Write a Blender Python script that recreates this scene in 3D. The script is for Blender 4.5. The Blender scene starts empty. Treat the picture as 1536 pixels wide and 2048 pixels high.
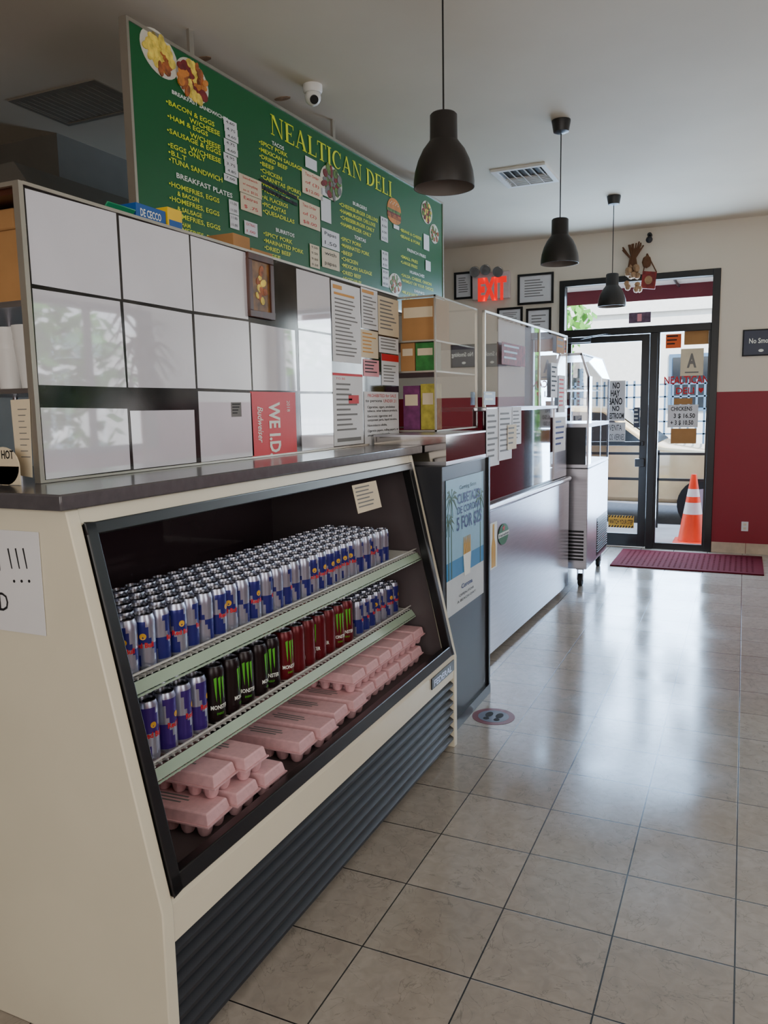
import bpy, bmesh, math, random
from mathutils import Vector, Matrix
random.seed(7)
C = bpy.context.scene.collection
HC = 1.45; F = 1570.0
# ---------------------------------------------------------------- camera solve
dY = Vector((722, -222, 1570)).normalized()
dD = Vector((215, 11770, 1570)); dD = (dD - dY*dD.dot(dY)).normalized()
dZ = -dD; dX = dY.cross(dZ).normalized()
CAM = Vector((0, 0, HC))
def ray(u, v):
    p = Vector((u-768, v-1024, F)); return Vector((p.dot(dX), p.dot(dY), p.dot(dZ)))
def camc(P):
    q = P-CAM; return dX*q.x + dY*q.y + dZ*q.z
cd = bpy.data.cameras.new('camera'); cam = bpy.data.objects.new('camera', cd); C.objects.link(cam)
r_ = Vector((dX.x, dY.x, dZ.x)); up_ = -Vector((dX.y, dY.y, dZ.y)); bk_ = -Vector((dX.z, dY.z, dZ.z))
m3 = Matrix((r_, up_, bk_)).transposed()
cam.matrix_world = Matrix.Translation(CAM) @ m3.to_4x4()
cd.sensor_fit = 'HORIZONTAL'; cd.sensor_width = 36; cd.lens = F/1536*36; cd.clip_start = .02
bpy.context.scene.camera = cam

class PL:
    def __init__(s, O, ax, ay):
        s.O = Vector(O); s.ax = Vector(ax).normalized(); s.ay = Vector(ay).normalized(); s.n = s.ax.cross(s.ay)
    def px(s, u, v):
        d = ray(u, v); t = (s.O-CAM).dot(s.n)/d.dot(s.n); P = CAM+d*t-s.O
        return P.dot(s.ax), P.dot(s.ay)
    def a_at(s, u, b):
        p0 = camc(s.O+s.ay*b); p1 = camc(s.O+s.ay*b+s.ax)-p0
        k = u-768
        return (k*p0.z-F*p0.x)/(F*p1.x-k*p1.z)
    def P(s, a, b, o=0): return s.O+s.ax*a+s.ay*b+s.n*o
    def rect(s, u0, v0, u1, v1):
        a0, b1 = s.px(u0, v0); _, b0 = s.px(u0, v1); return a0, b0, s.a_at(u1, b1), b1
def PX(x): return PL((x, 0, 0), (0, 1, 0), (0, 0, 1))
def PY(y): return PL((0, y, 0), (1, 0, 0), (0, 0, 1))
def PZ(z): return PL((0, 0, z), (1, 0, 0), (0, 1, 0))

# ---------------------------------------------------------------- materials
def lin(c):
    return tuple(((x/255)/12.92 if x/255 <= .04045 else ((x/255+.055)/1.055)**2.4) for x in c)
def M(name, col, rough=.5, metal=0, var=.06, scale=7, coat=0, emit=0, bump=0, stretch=None, spec=.5, cior=1.5):
    m = bpy.data.materials.new(name); m.use_nodes = True; nt = m.node_tree; b = nt.nodes['Principled BSDF']
    L = lin(col)
    tc = nt.nodes.new('ShaderNodeTexCoord'); no = nt.nodes.new('ShaderNodeTexNoise'); no.inputs['Scale'].default_value = scale
    no.inputs['Detail'].default_value = 4
    if stretch:
        mp = nt.nodes.new('ShaderNodeMapping'); mp.inputs['Scale'].default_value = stretch
        nt.links.new(tc.outputs['Object'], mp.inputs['Vector']); nt.links.new(mp.outputs[0], no.inputs['Vector'])
    else: nt.links.new(tc.outputs['Object'], no.inputs['Vector'])
    mr = nt.nodes.new('ShaderNodeMapRange'); mr.inputs['From Min'].default_value = .3; mr.inputs['From Max'].default_value = .7
    mr.inputs['To Min'].default_value = 1-var; mr.inputs['To Max'].default_value = 1+var
    nt.links.new(no.outputs['Fac'], mr.inputs['Value'])
    vm = nt.nodes.new('ShaderNodeVectorMath'); vm.operation = 'SCALE'; vm.inputs[0].default_value = L
    nt.links.new(mr.outputs[0], vm.inputs['Scale']); nt.links.new(vm.outputs[0], b.inputs['Base Color'])
    b.inputs['Roughness'].default_value = rough; b.inputs['Metallic'].default_value = metal
    b.inputs['Coat Weight'].default_value = coat; b.inputs['Coat Roughness'].default_value = .03; b.inputs['Coat IOR'].default_value = cior
    b.inputs['Specular IOR Level'].default_value = spec
    if emit: b.inputs['Emission Color'].default_value = (*L, 1); b.inputs['Emission Strength'].default_value = emit
    if bump:
        bp = nt.nodes.new('ShaderNodeBump'); bp.inputs['Strength'].default_value = bump; bp.inputs['Distance'].default_value = .01
        nt.links.new(no.outputs['Fac'], bp.inputs['Height']); nt.links.new(bp.outputs[0], b.inputs['Normal'])
    return m
def glassmat(name, base=.07, gain=1.0):
    m = bpy.data.materials.new(name); m.use_nodes = True; nt = m.node_tree; b = nt.nodes['Principled BSDF']
    b.inputs['Metallic'].default_value = 1; b.inputs['Base Color'].default_value = (1, 1, 1, 1); b.inputs['Roughness'].default_value = .015
    lw = nt.nodes.new('ShaderNodeLayerWeight'); lw.inputs['Blend'].default_value = .5
    pw = nt.nodes.new('ShaderNodeMath'); pw.operation = 'POWER'; pw.inputs[1].default_value = 4
    ma = nt.nodes.new('ShaderNodeMath'); ma.operation = 'MULTIPLY_ADD'; ma.inputs[1].default_value = gain; ma.inputs[2].default_value = base; ma.use_clamp = True
    nt.links.new(lw.outputs['Facing'], pw.inputs[0]); nt.links.new(pw.outputs[0], ma.inputs[0]); nt.links.new(ma.outputs[0], b.inputs['Alpha'])
    m.blend_method = 'BLEND'
    return m
def floormat():
    m = bpy.data.materials.new('marble_tile'); m.use_nodes = True; nt = m.node_tree; b = nt.nodes['Principled BSDF']; N = nt.nodes.new; Lk = nt.links.new
    g = N('ShaderNodeNewGeometry'); mp = N('ShaderNodeMapping'); mp.inputs['Location'].default_value = (.275, -2.362, 0); Lk(g.outputs['Position'], mp.inputs['Vector'])
    br = N('ShaderNodeTexBrick'); br.offset = 0; br.squash = 1; br.inputs['Scale'].default_value = 1; br.inputs['Mortar Size'].default_value = .0022
    br.inputs['Mortar Smooth'].default_value = .1; br.inputs['Brick Width'].default_value = .307; br.inputs['Row Height'].default_value = .307
    br.inputs['Color1'].default_value = (*lin((162, 152, 140)), 1); br.inputs['Color2'].default_value = (*lin((151, 141, 129)), 1); br.inputs['Mortar'].default_value = (*lin((36, 34, 34)), 1)
    Lk(mp.outputs[0], br.inputs['Vector'])
    n1 = N('ShaderNodeTexNoise'); n1.inputs['Scale'].default_value = 22; n1.inputs['Detail'].default_value = 10; n1.inputs['Distortion'].default_value = 1.0; Lk(g.outputs['Position'], n1.inputs['Vector'])
    r1 = N('ShaderNodeMapRange'); r1.inputs['From Min'].default_value = .3; r1.inputs['From Max'].default_value = .7; r1.inputs['To Min'].default_value = .88; r1.inputs['To Max'].default_value = 1.1; Lk(n1.outputs['Fac'], r1.inputs['Value'])
    n2 = N('ShaderNodeTexNoise'); n2.inputs['Scale'].default_value = 8; n2.inputs['Detail'].default_value = 8; n2.inputs['Distortion'].default_value = 1.4; Lk(mp.outputs[0], n2.inputs['Vector'])
    ab = N('ShaderNodeMath'); ab.operation = 'SUBTRACT'; ab.inputs[1].default_value = .5; Lk(n2.outputs['Fac'], ab.inputs[0])
    a2 = N('ShaderNodeMath'); a2.operation = 'ABSOLUTE'; Lk(ab.outputs[0], a2.inputs[0])
    r2 = N('ShaderNodeMapRange'); r2.inputs['From Max'].default_value = .008; r2.inputs['To Min'].default_value = .68; r2.inputs['To Max'].default_value = 1; Lk(a2.outputs[0], r2.inputs['Value'])
    mu = N('ShaderNodeMath'); mu.operation = 'MULTIPLY'; Lk(r1.outputs[0], mu.inputs[0]); Lk(r2.outputs[0], mu.inputs[1])
    vm = N('ShaderNodeVectorMath'); vm.operation = 'SCALE'; Lk(br.outputs['Color'], vm.inputs[0]); Lk(mu.outputs[0], vm.inputs['Scale']); Lk(vm.outputs[0], b.inputs['Base Color'])
    n3 = N('ShaderNodeTexNoise'); n3.inputs['Scale'].default_value = 3; n3.inputs['Detail'].default_value = 5; Lk(g.outputs['Position'], n3.inputs['Vector'])
    r3 = N('ShaderNodeMapRange'); r3.inputs['From Min'].default_value = .3; r3.inputs['From Max'].default_value = .7; r3.inputs['To Min'].default_value = .12; r3.inputs['To Max'].default_value = .21; Lk(n3.outputs['Fac'], r3.inputs['Value']); Lk(r3.outputs[0], b.inputs['Roughness'])
    b.inputs['Specular IOR Level'].default_value = .85; b.inputs['Specular Tint'].default_value = (.66, .82, 1, 1)
    bp = N('ShaderNodeBump'); bp.inputs['Strength'].default_value = .3; bp.inputs['Distance'].default_value = .002; bp.invert = True; Lk(br.outputs['Fac'], bp.inputs['Height']); Lk(bp.outputs[0], b.inputs['Normal'])
    return m
def wallmat():
    m = bpy.data.materials.new('two_tone_wall'); m.use_nodes = True; nt = m.node_tree; b = nt.nodes['Principled BSDF']; N = nt.nodes.new; Lk = nt.links.new
    g = N('ShaderNodeNewGeometry'); sp = N('ShaderNodeSeparateXYZ'); Lk(g.outputs['Position'], sp.inputs[0])
    gt = N('ShaderNodeMath'); gt.operation = 'GREATER_THAN'; gt.inputs[1].default_value = 1.54; Lk(sp.outputs['Z'], gt.inputs[0])
    mx = N('ShaderNodeMix'); mx.data_type = 'RGBA'; mx.inputs['A'].default_value = (*lin((136, 8, 32)), 1); mx.inputs['B'].default_value = (*lin((222, 211, 193)), 1)
    Lk(gt.outputs[0], mx.inputs['Factor']); no = N('ShaderNodeTexNoise'); no.inputs['Scale'].default_value = 2
    r1 = N('ShaderNodeMapRange'); r1.inputs['To Min'].default_value = .92; r1.inputs['To Max'].default_value = 1.05; Lk(no.outputs['Fac'], r1.inputs['Value'])
    vm = N('ShaderNodeVectorMath'); vm.operation = 'SCALE'; Lk(mx.outputs['Result'], vm.inputs[0]); Lk(r1.outputs[0], vm.inputs['Scale']); Lk(vm.outputs[0], b.inputs['Base Color'])
    b.inputs['Roughness'].default_value = .45
    return m
K = dict(
 cream=M('cream_enamel', (220, 213, 190), .35, var=.04, scale=3), black=M('black_frame', (12, 12, 13), .35), darkgrey=M('dark_grey_metal', (36, 38, 44), .42),
 lam=M('grey_laminate', (80, 77, 80), .2, var=.1, scale=40), steel=M('brushed_stainless', (196, 194, 200), .3, 1, var=.08, scale=5, stretch=(1, 1, 30)),
 mirror=M('polished_steel', (170, 164, 160), .08, 1, var=.04), darksteel=M('dark_steel', (96, 96, 100), .35, .9), white=M('white_plastic', (226, 224, 220), .4),
 paper=M('white_paper', (222, 222, 224), .6, var=.03), gpaper=M('paper_behind_glass', (210, 209, 218), .6, var=.05, scale=4, coat=1, cior=2.2),
 backing=M('grey_mirror_backing', (50, 46, 44), .1, .6, var=.6, scale=9), creamp=M('cream_paper', (222, 206, 176), .7), ink=M('black_ink', (22, 22, 26), .7), redink=M('red_ink', (206, 20, 34), .6),
 greyink=M('grey_ink', (120, 118, 116), .7), green=M('menu_green', (2, 92, 46), .3, var=.08, scale=1.2), yellow=M('menu_yellow', (222, 232, 18), .5), mwhite=M('menu_white', (236, 240, 232), .5),
 alu=M('aluminium_edge', (176, 170, 158), .35, .7), liner=M('case_liner', (84, 74, 76), .5), rear=M('case_rear_doors', (74, 60, 66), .08, .2, var=.2, scale=2, coat=1), wire=M('shelf_wire', (196, 196, 190), .35), rail=M('price_rail', (160, 182, 160), .3, coat=.5),
 silver=M('can_silver', (170, 174, 194), .28, .8), blue=M('can_blue', (36, 38, 118), .3, .3), red=M('can_red', (200, 20, 32), .4), gold=M('can_gold', (212, 160, 40), .4), lid=M('can_lid', (150, 150, 158), .25, 1), lampm=M('lamp_head_chrome', (190, 190, 190), .25, .8),
 purple=M('can_purple', (60, 30, 122), .3, .3), mred=M('can_maroon', (98, 8, 22), .3, .3), mblack=M('can_black', (26, 10, 14), .3, .3), mgreen=M('claw_green', (84, 180, 40), .4),
 pink=M('pink_foam', (214, 168, 172), .75, var=.08, scale=60), lamp=M('lamp_charcoal', (34, 31, 30), .4), lampin=M('lamp_inside', (120, 112, 104), .5), bulb=M('bulb_glass', (230, 226, 214), .2),
 ceil=M('ceiling_paint', (214, 203, 183), .8, var=.05, scale=1.2, bump=.1), btile=M('base_tile', (196, 176, 150), .3, var=.12, scale=12), matm=M('red_rubber_mat', (84, 16, 28), .95, spec=.1),
 cardb=M('cardboard', (172, 126, 76), .8, var=.1), wood=M('dark_wood', (70, 34, 20), .4, var=.3, scale=4, stretch=(1, 12, 1)), brown=M('brown_picture', (120, 84, 44), .5, var=.6, scale=30),
 bluebox=M('blue_carton', (12, 84, 160), .4), ybox=M('yellow_carton', (238, 196, 30), .4), tgreen=M('green_plastic', (30, 140, 96), .35), budred=M('red_card', (212, 10, 24), .45),
 poster=M('poster_sky', (138, 186, 212), .45), sea=M('poster_sea', (24, 124, 178), .45), sand=M('poster_sand', (206, 212, 214), .45), palm=M('palm_green', (40, 78, 30), .5), navy=M('navy_ink', (24, 40, 110), .5),
 leaf=M('leaf_green', (84, 150, 48), .5, var=.4, scale=3), leafd=M('leaf_dark', (28, 56, 24), .45, var=.3), bark=M('bark', (88, 66, 46), .8, var=.3, scale=14), pot=M('terracotta', (150, 84, 56), .7),
 exred=M('exit_red', (240, 0, 6), .4, emit=.9), exwhite=M('exit_panel', (214, 196, 192), .4), teak=M('picture_frame_black', (16, 15, 16), .3), conc=M('concrete', (190, 188, 186), .85, var=.12, scale=3, bump=.3), asph=M('asphalt', (104, 104, 110), .9, var=.15, scale=20),
 cone=M('cone_orange', (255, 66, 16), .45), conew=M('cone_band', (240, 240, 240), .3), carp=M('car_paint_champagne', (214, 192, 150), .25, .2, coat=.7), carg=M('car_glass', (36, 42, 48), .08), tyre=M('tyre', (24, 24, 25), .8),
 bld=M('pale_stucco', (228, 226, 220), .85, var=.05), awn=M('maroon_awning', (88, 20, 34), .7), fence=M('fence_slate_blue', (84, 112, 138), .6), orange=M('orange_card', (226, 92, 26), .5), noblue=M('sign_navy', (22, 34, 62), .35),
 garlic=M('garlic_husk', (160, 126, 92), .7, var=.3, scale=20), straw=M('straw', (96, 60, 34), .8), orn=M('ornament_maroon', (122, 30, 28), .6, var=.4, scale=30), food1=M('food_eggs', (232, 204, 84), .6, var=.4, scale=30), food2=M('food_brown', (156, 84, 36), .6, var=.6, scale=34), food3=M('food_salad', (90, 120, 50), .6, var=.7, scale=40), plate=M('plate_white', (214, 210, 196), .4), bun=M('bun', (206, 128, 50), .5, var=.3, scale=20),
 teagreen=M('tea_green', (40, 120, 50), .5, var=.3, scale=30), teapurple=M('tea_purple', (110, 44, 96), .5, var=.3, scale=30), teaolive=M('tea_olive', (176, 164, 60), .5, var=.3, scale=30), sticker=M('floor_sticker_maroon', (104, 20, 36), .4), stickerg=M('floor_sticker_grey', (92, 100, 120), .4),
 hood=M('hood_steel', (112, 108, 100), .5), vent=M('dull_vent', (132, 124, 110), .8), kwall=M('kitchen_wall', (150, 142, 130), .7), orangeprint=M('amber_print', (206, 142, 40), .6), pinkpaper=M('pink_print', (228, 150, 160), .6), hblack=M('caster_rubber', (26, 26, 26), .7), hgreen=M('label_green', (6, 100, 44), .4), stain=M('ceiling_stain', (150, 120, 92), .9, var=.4, scale=30),
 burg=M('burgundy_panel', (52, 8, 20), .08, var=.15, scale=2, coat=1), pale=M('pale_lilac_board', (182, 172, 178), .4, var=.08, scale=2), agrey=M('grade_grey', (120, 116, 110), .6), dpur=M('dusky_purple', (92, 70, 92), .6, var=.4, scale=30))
G_win = glassmat('window_glass', .04, .6); G_guard = glassmat('guard_glass', .25, .8); G_box = glassmat('box_glass', .5, .5)
FLOOR = floormat(); WALL = wallmat()

# ---------------------------------------------------------------- mesh builder
W = {}; KIDS = {}
_tc = {}
def tmesh(s, bold=0.0):
    k = (s, bold)
    if k in _tc: return _tc[k]
    cu = bpy.data.curves.new('t', 'FONT'); cu.body = s; cu.resolution_u = 2; cu.offset = bold
    o = bpy.data.objects.new('t', cu); me = bpy.data.meshes.new_from_object(o)
    vs = [(v.co.x, v.co.y) for v in me.vertices]; fs = [tuple(p.vertices) for p in me.polygons]
    bpy.data.objects.remove(o); bpy.data.curves.remove(cu); bpy.data.meshes.remove(me)
    if vs:
        x0 = min(v[0] for v in vs); x1 = max(v[0] for v in vs); w = max(x1-x0, 1e-6)
        vs = [((x-x0)/w, y/.72) for x, y in vs]
    _tc[k] = (vs, fs); return _tc[k]
def B4(x0, y0, x1, y1): return [(x0, y0), (x1, y0), (x1, y1), (x0, y1)]
def serif(ch):
    s = .05
    if ch == 'I': return .37, [B4(.1, 0, .27, 1), B4(0, 0, .37, s), B4(0, 1-s, .37, 1)]
    if ch == 'L': return .68, [B4(.08, 0, .25, 1), B4(0, 1-s, .34, 1), B4(0, 0, .68, .06), [(.62, 0), (.68, 0), (.68, .27), (.65, .27)]]
    if ch == 'E': return .68, [B4(.08, 0, .25, 1), B4(0, .94, .66, 1), B4(0, 0, .68, .06), B4(.2, .48, .48, .53), B4(.46, .4, .5, .62), [(.62, 0), (.68, 0), (.68, .25), (.65, .25)], [(.6, 1), (.63, .77), (.66, .77), (.66, 1)]]
    if ch == 'T': return .75, [B4(.29, 0, .46, 1), B4(0, .94, .75, 1), [(0, 1), (0, .74), (.03, .74), (.06, 1)], [(.75, 1), (.75, .74), (.72, .74), (.69, 1)], B4(.19, 0, .56, s)]
    if ch == 'N': return .92, [B4(.1, 0, .15, 1), B4(.76, 0, .81, 1), [(.05, 1), (.26, 1), (.81, 0), (.76, 0)], B4(0, 1-s, .24, 1), B4(0, 0, .25, s), B4(.64, 1-s, .92, 1)]
    if ch == 'A': return .92, [[(.08, 0), (.14, 0), (.46, 1), (.40, 1)], [(.36, 1), (.48, 1), (.86, 0), (.66, 0)], B4(.2, .32, .7, .37), B4(0, 0, .26, s), B4(.56, 0, .92, s)]
    n = 14; P = []
    if ch == 'C':
        for i in range(n):
            t0, t1 = [math.radians(42+276*k/n) for k in (i, i+1)]
            P.append([(.42+.42*math.cos(t0), .5+.51*math.sin(t0)), (.42+.42*math.cos(t1), .5+.51*math.sin(t1)), (.47+.31*math.cos(t1), .5+.45*math.sin(t1)), (.47+.31*math.cos(t0), .5+.45*math.sin(t0))])
        return .8, P+[B4(.73, .66, .77, .98)]
    if ch == 'D':
        for i in range(n):
            t0, t1 = [math.radians(-90+180*k/n) for k in (i, i+1)]
            P.append([(.25+.6*math.cos(t0), .5+.5*math.sin(t0)), (.25+.6*math.cos(t1), .5+.5*math.sin(t1)), (.22+.44*math.cos(t1), .5+.44*math.sin(t1)), (.22+.44*math.cos(t0), .5+.44*math.sin(t0))])
        return .85, P+[B4(.08, 0, .25, 1), B4(0, 0, .3, s), B4(0, 1-s, .3, 1)]
    return .3, []
class MB:
    def __init__(s): s.v = []; s.f = []; s.m = []
    def add(s, vs, fs, mi=0):
        o = len(s.v); s.v += [Vector(v) for v in vs]; s.f += [tuple(i+o for i in f) for f in fs]; s.m += [mi]*len(fs); return s
    def box(s, x0, x1, y0, y1, z0, z1, mi=0):
        v = [(x, y, z) for x in (x0, x1) for y in (y0, y1) for z in (z0, z1)]
        return s.add(v, [(0, 1, 3, 2), (4, 6, 7, 5), (0, 4, 5, 1), (2, 3, 7, 6), (0, 2, 6, 4), (1, 5, 7, 3)], mi)
    def prism(s, poly, ax, a0, a1, mi=0):
        def mk(p, a): return {'x': (a, p[0], p[1]), 'y': (p[0], a, p[1]), 'z': (p[0], p[1], a)}[ax]
        n = len(poly); v = [mk(p, a0) for p in poly]+[mk(p, a1) for p in poly]
        return s.add(v, [tuple(range(n)), tuple(range(2*n-1, n-1, -1))]+[(i, (i+1) % n, n+(i+1) % n, n+i) for i in range(n)], mi)
    def onpl(s, p, poly, o0=0, o1=.001, mi=0):
        n = len(poly); v = [p.P(a, b, o0) for a, b in poly]+[p.P(a, b, o1) for a, b in poly]
        return s.add(v, [tuple(range(n)), tuple(range(2*n-1, n-1, -1))]+[(i, (i+1) % n, n+(i+1) % n, n+i) for i in range(n)], mi)
    def prect(s, p, r, o0=0, o1=.001, mi=0):
        a0, b0, a1, b1 = r; return s.onpl(p, [(a0, b0), (a1, b0), (a1, b1), (a0, b1)], o0, o1, mi)
    def ell(s, p, a, b, ra, rb, o0=0, o1=.001, mi=0, n=24, rot=0, t0=0, t1=6.28318):
        m_ = n if t1-t0 > 6.2 else n+1
        return s.onpl(p, [(a+ra*math.cos(t)*math.cos(rot)-rb*math.sin(t)*math.sin(rot), b+ra*math.cos(t)*math.sin(rot)+rb*math.sin(t)*math.cos(rot)) for t in [t0+(t1-t0)*i/n for i in range(m_)]], o0, o1, mi)
    def ring(s, p, r, w, o0, o1, mi=0):
        a0, b0, a1, b1 = r
        for q in ((a0, b0, a1, b0+w), (a0, b1-w, a1, b1), (a0, b0+w, a0+w, b1-w), (a1-w, b0+w, a1, b1-w)): s.prect(p, q, o0, o1, mi)
        return s
    def cyl(s, p0, p1, r0, r1=None, n=14, mi=0):
        p0 = Vector(p0); p1 = Vector(p1); r1 = r0 if r1 is None else r1; d = (p1-p0).normalized()
        a = d.orthogonal().normalized(); b = d.cross(a); v = []
        for p, r in ((p0, r0), (p1, r1)): v += [p+(a*math.cos(2*math.pi*i/n)+b*math.sin(2*math.pi*i/n))*r for i in range(n)]
        return s.add(v, [tuple(range(n)), tuple(range(2*n-1, n-1, -1))]+[(i, (i+1) % n, n+(i+1) % n, n+i) for i in range(n)], mi)
    def tube(s, pts, r, n=6, mi=0):
        for a, b in zip(pts, pts[1:]): s.cyl(a, b, r, r, n, mi)
        return s
    def lathe(s, prof, c=(0, 0, 0), n=24, mi=0, mf=None):
        c = Vector(c); v = []; k = len(prof); o = len(s.v)
        for r, z in prof:
            for i in range(n):
                t = 2*math.pi*i/n; v.append(c+Vector((max(r, 1e-5)*math.cos(t), max(r, 1e-5)*math.sin(t), z)))
        for j in range(k-1):
            for i in range(n):
                s.f.append((o+j*n+i, o+j*n+(i+1) % n, o+(j+1)*n+(i+1) % n, o+(j+1)*n+i)); s.m.append(mf(i, j) if mf else mi)
        s.v += v; return s
    def ball(s, c, r, n=12, mi=0):
        c = Vector(c); r = Vector((r, r, r)) if not hasattr(r, '__len__') else Vector(r); v = []; k = n//2
        for j in range(k+1):
            ph = math.pi*j/k
            for i in range(n):
                t = 2*math.pi*i/n; v.append(c+Vector((r.x*max(math.sin(ph), 1e-4)*math.cos(t), r.y*max(math.sin(ph), 1e-4)*math.sin(t), r.z*math.cos(ph))))
        return s.add(v, [(j*n+i, j*n+(i+1) % n, (j+1)*n+(i+1) % n, (j+1)*n+i) for j in range(k) for i in range(n)], mi)
    def textm(s, fn, txt, a, b, w, h, mi=0, bold=0.0, slant=0):
        vs, fs = tmesh(txt, bold)
        return s.add([fn(a+x*w+slant*y*h, b+y*h) for x, y in vs], fs, mi)
    def tpx(s, p, txt, u, v, u2, h, mi=0, o=.002, bold=0.0):
        a, b = p.px(u, v); _, bt = p.px(u, v-h); a2 = p.a_at(u2, b)
        return s.textm(lambda x, y: p.P(x, y, o), txt, a, b, a2-a, bt-b, mi, bold)
    def serifpx(s, p, txt, u, v, u2, h, o=.003):
        a, b = p.px(u, v); _, bt = p.px(u, v-h); a2 = p.a_at(u2, b); L = []; x = 0
        for ch in txt:
            w, ps = serif(ch); L += [[(x+q[0], q[1]) for q in pl] for pl in ps]; x += w+.1
        k = (a2-a)/(x-.1)
        for pl in L: s.add([p.P(a+q[0]*k, b+q[1]*(bt-b), o) for q in pl], [tuple(range(len(pl)))])
        return s
    def build(s, name, mats, parent=None, bevel=0, smooth=False, loc=None, ang=35):
        if not isinstance(mats, (list, tuple)): mats = [mats]
        if parent is None:
            if loc is None:
                xs = [v.x for v in s.v]; ys = [v.y for v in s.v]; zs = [v.z for v in s.v]
                loc = ((min(xs)+max(xs))/2, (min(ys)+max(ys))/2, min(zs))
            L = Vector(loc)
        else: L = W[parent.name]
        me = bpy.data.meshes.new(name); me.from_pydata([v-L for v in s.v], [], s.f)
        for m in mats: me.materials.append(m)
        me.polygons.foreach_set('material_index', s.m)
        bm = bmesh.new(); bm.from_mesh(me)
        bmesh.ops.remove_doubles(bm, verts=bm.verts, dist=1e-6)
        bmesh.ops.recalc_face_normals(bm, faces=bm.faces); bm.to_mesh(me); bm.free()
        if smooth or bevel:
            me.polygons.foreach_set('use_smooth', [True]*len(me.polygons)); me.set_sharp_from_angle(angle=math.radians(ang))
        me.update()
        o = bpy.data.objects.new(name, me); C.objects.link(o)
        if parent is None: o.location = L
        else: o.parent = parent; KIDS.setdefault(parent.name, []).append(o)
        W[o.name] = L
        if bevel:
            b = o.modifiers.new('b', 'BEVEL'); b.width = bevel; b.segments = 2; b.limit_method = 'ANGLE'
        return o
def tag(o, label, cat, group=None):
    o['label'] = label; o['category'] = cat
    if group: o['group'] = group
    return o
def struct(o): o['kind'] = 'structure'; return o
def thing(name, label, cat, loc, group=None):
    o = bpy.data.objects.new(name, None); C.objects.link(o); o.location = loc; o.empty_display_size = .05; W[o.name] = Vector(loc)
    return tag(o, label, cat, group) if label else struct(o)
def dup(root, loc, rz=0, label=None):
    def cp(o, par):
        c = o.copy(); C.objects.link(c); c.parent = par
        for k in KIDS.get(o.name, []): cp(k, c)
        return c
    r = cp(root, None); r.location = loc; r.rotation_euler = (0, 0, rz)
    if label: r['label'] = label
    return r
def sheet(name, label, cat, p, rect, mat, off=.001, group=None, th=.0008):
    o = MB().prect(p, rect, off, off+th).build(name, mat); return tag(o, label, cat, group)
def lines(par, p, rect, items, mat, off=.0025, name='lettering', bold=0.0):
    a0, b0, a1, b1 = rect; w = a1-a0; h = b1-b0; mb = MB()
    for it in items:
        t, fx, fy, fw, fh = it[:5]
        if t is None: mb.prect(p, (a0+fx*w, b1-(fy+fh)*h, a0+(fx+fw)*w, b1-fy*h), off, off+.0003)
        else: mb.textm(lambda x, y: p.P(x, y, off), t, a0+fx*w, b1-(fy+fh)*h, fw*w, fh*h, 0, bold)
    return mb.build(name, mat, par)
def bars(n, fx=.08, fy=.1, fw=.8, fh=.8, t=.35):
    return [(None, fx, fy+fh*i/n, fw*random.uniform(.6, 1), fh/n*t) for i in range(n)]

# ---------------------------------------------------------------- room shell
CZ = 3.11; FY = 8.17
struct(MB().box(-4.8, 2.4, -2.7, 8.37, -.12, 0).build('floor', FLOOR))
struct(MB().box(-4.8, 2.4, -2.7, 8.37, CZ, CZ+.2).build('ceiling', K['ceil']))
w = MB(); y0, y1 = FY, FY+.2
for b in ((-4.8, -1.745, 0, CZ), (-1.745, -.247, 2.68, CZ), (-.247, .6, 0, CZ), (.6, 2.1, 0, 1.0), (.6, 2.1, 2.6, CZ), (2.1, 2.4, 0, CZ)): w.box(b[0], b[1], y0, y1, b[2], b[3])
struct(w.build('wall_front', WALL))
struct(MB().box(2.2, 2.4, -2.7, 4.5, 0, CZ).box(2.2, 2.4, 6.1, FY, 0, CZ).box(2.2, 2.4, 4.5, 6.1, 0, 1.1).box(2.2, 2.4, 4.5, 6.1, 2.4, CZ).build('wall_right', WALL))
struct(MB().box(-4.8, -4.6, -2.7, FY, 0, CZ).build('wall_left', K['kwall']))
struct(MB().box(-4.6, 2.2, -2.7, -2.5, 0, CZ).build('wall_back', WALL))
bb = MB(); x = -.245
while x < 2.2:
    x2 = min(x+.305, 2.2); bb.box(x, x2-.004, FY-.012, FY, 0, .1); x = x2
struct(bb.build('baseboard_front', K['btile'], bevel=.002))
bb = MB(); y = -2.5
while y < FY-.02:
    y2 = min(y+.305, FY-.014); bb.box(2.188, 2.2, y, y2-.004, 0, .1); y = y2
struct(bb.build('baseboard_right', K['btile']))
t = MB()
t.box(-1.745, -1.69, FY-.02, FY+.1, 0, 2.68).box(-.315, -.247, FY-.02, FY+.1, 0, 2.68).box(-1.69, -.315, FY-.02, FY+.1, 2.62, 2.68).box(-1.69, -.315, FY-.02, FY+.1, 2.12, 2.19).box(-.86, -.79, FY-.02, FY+.1, 0, 2.12)
struct(t.build('trim_1', K['black'], bevel=.004))
d1 = thing('door_1', None, None, (-1.27, FY+.02, 0))
DY0, DY1 = FY+.0, FY+.045
lf = MB(); X0, X1 = -1.685, -.865
lf.box(X0, X0+.06, DY0, DY1, .01, 2.115).box(X1-.075, X1, DY0, DY1, .01, 2.115).box(X0+.06, X1-.075, DY0, DY1, 2.05, 2.115).box(X0+.06, X1-.075, DY0, DY1, .01, .14)
lf.build('door_frame', K['black'], d1, bevel=.003)
MB().box(X0+.05, X1-.06, FY-.05, FY-.02, 1.03, 1.07).box(X0+.06, X0+.09, FY-.03, FY, 1.03, 1.07).box(X1-.06, X1-.03, FY-.03, FY, 1.03, 1.07).build('push_bar', K['black'], d1, bevel=.004)
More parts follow.
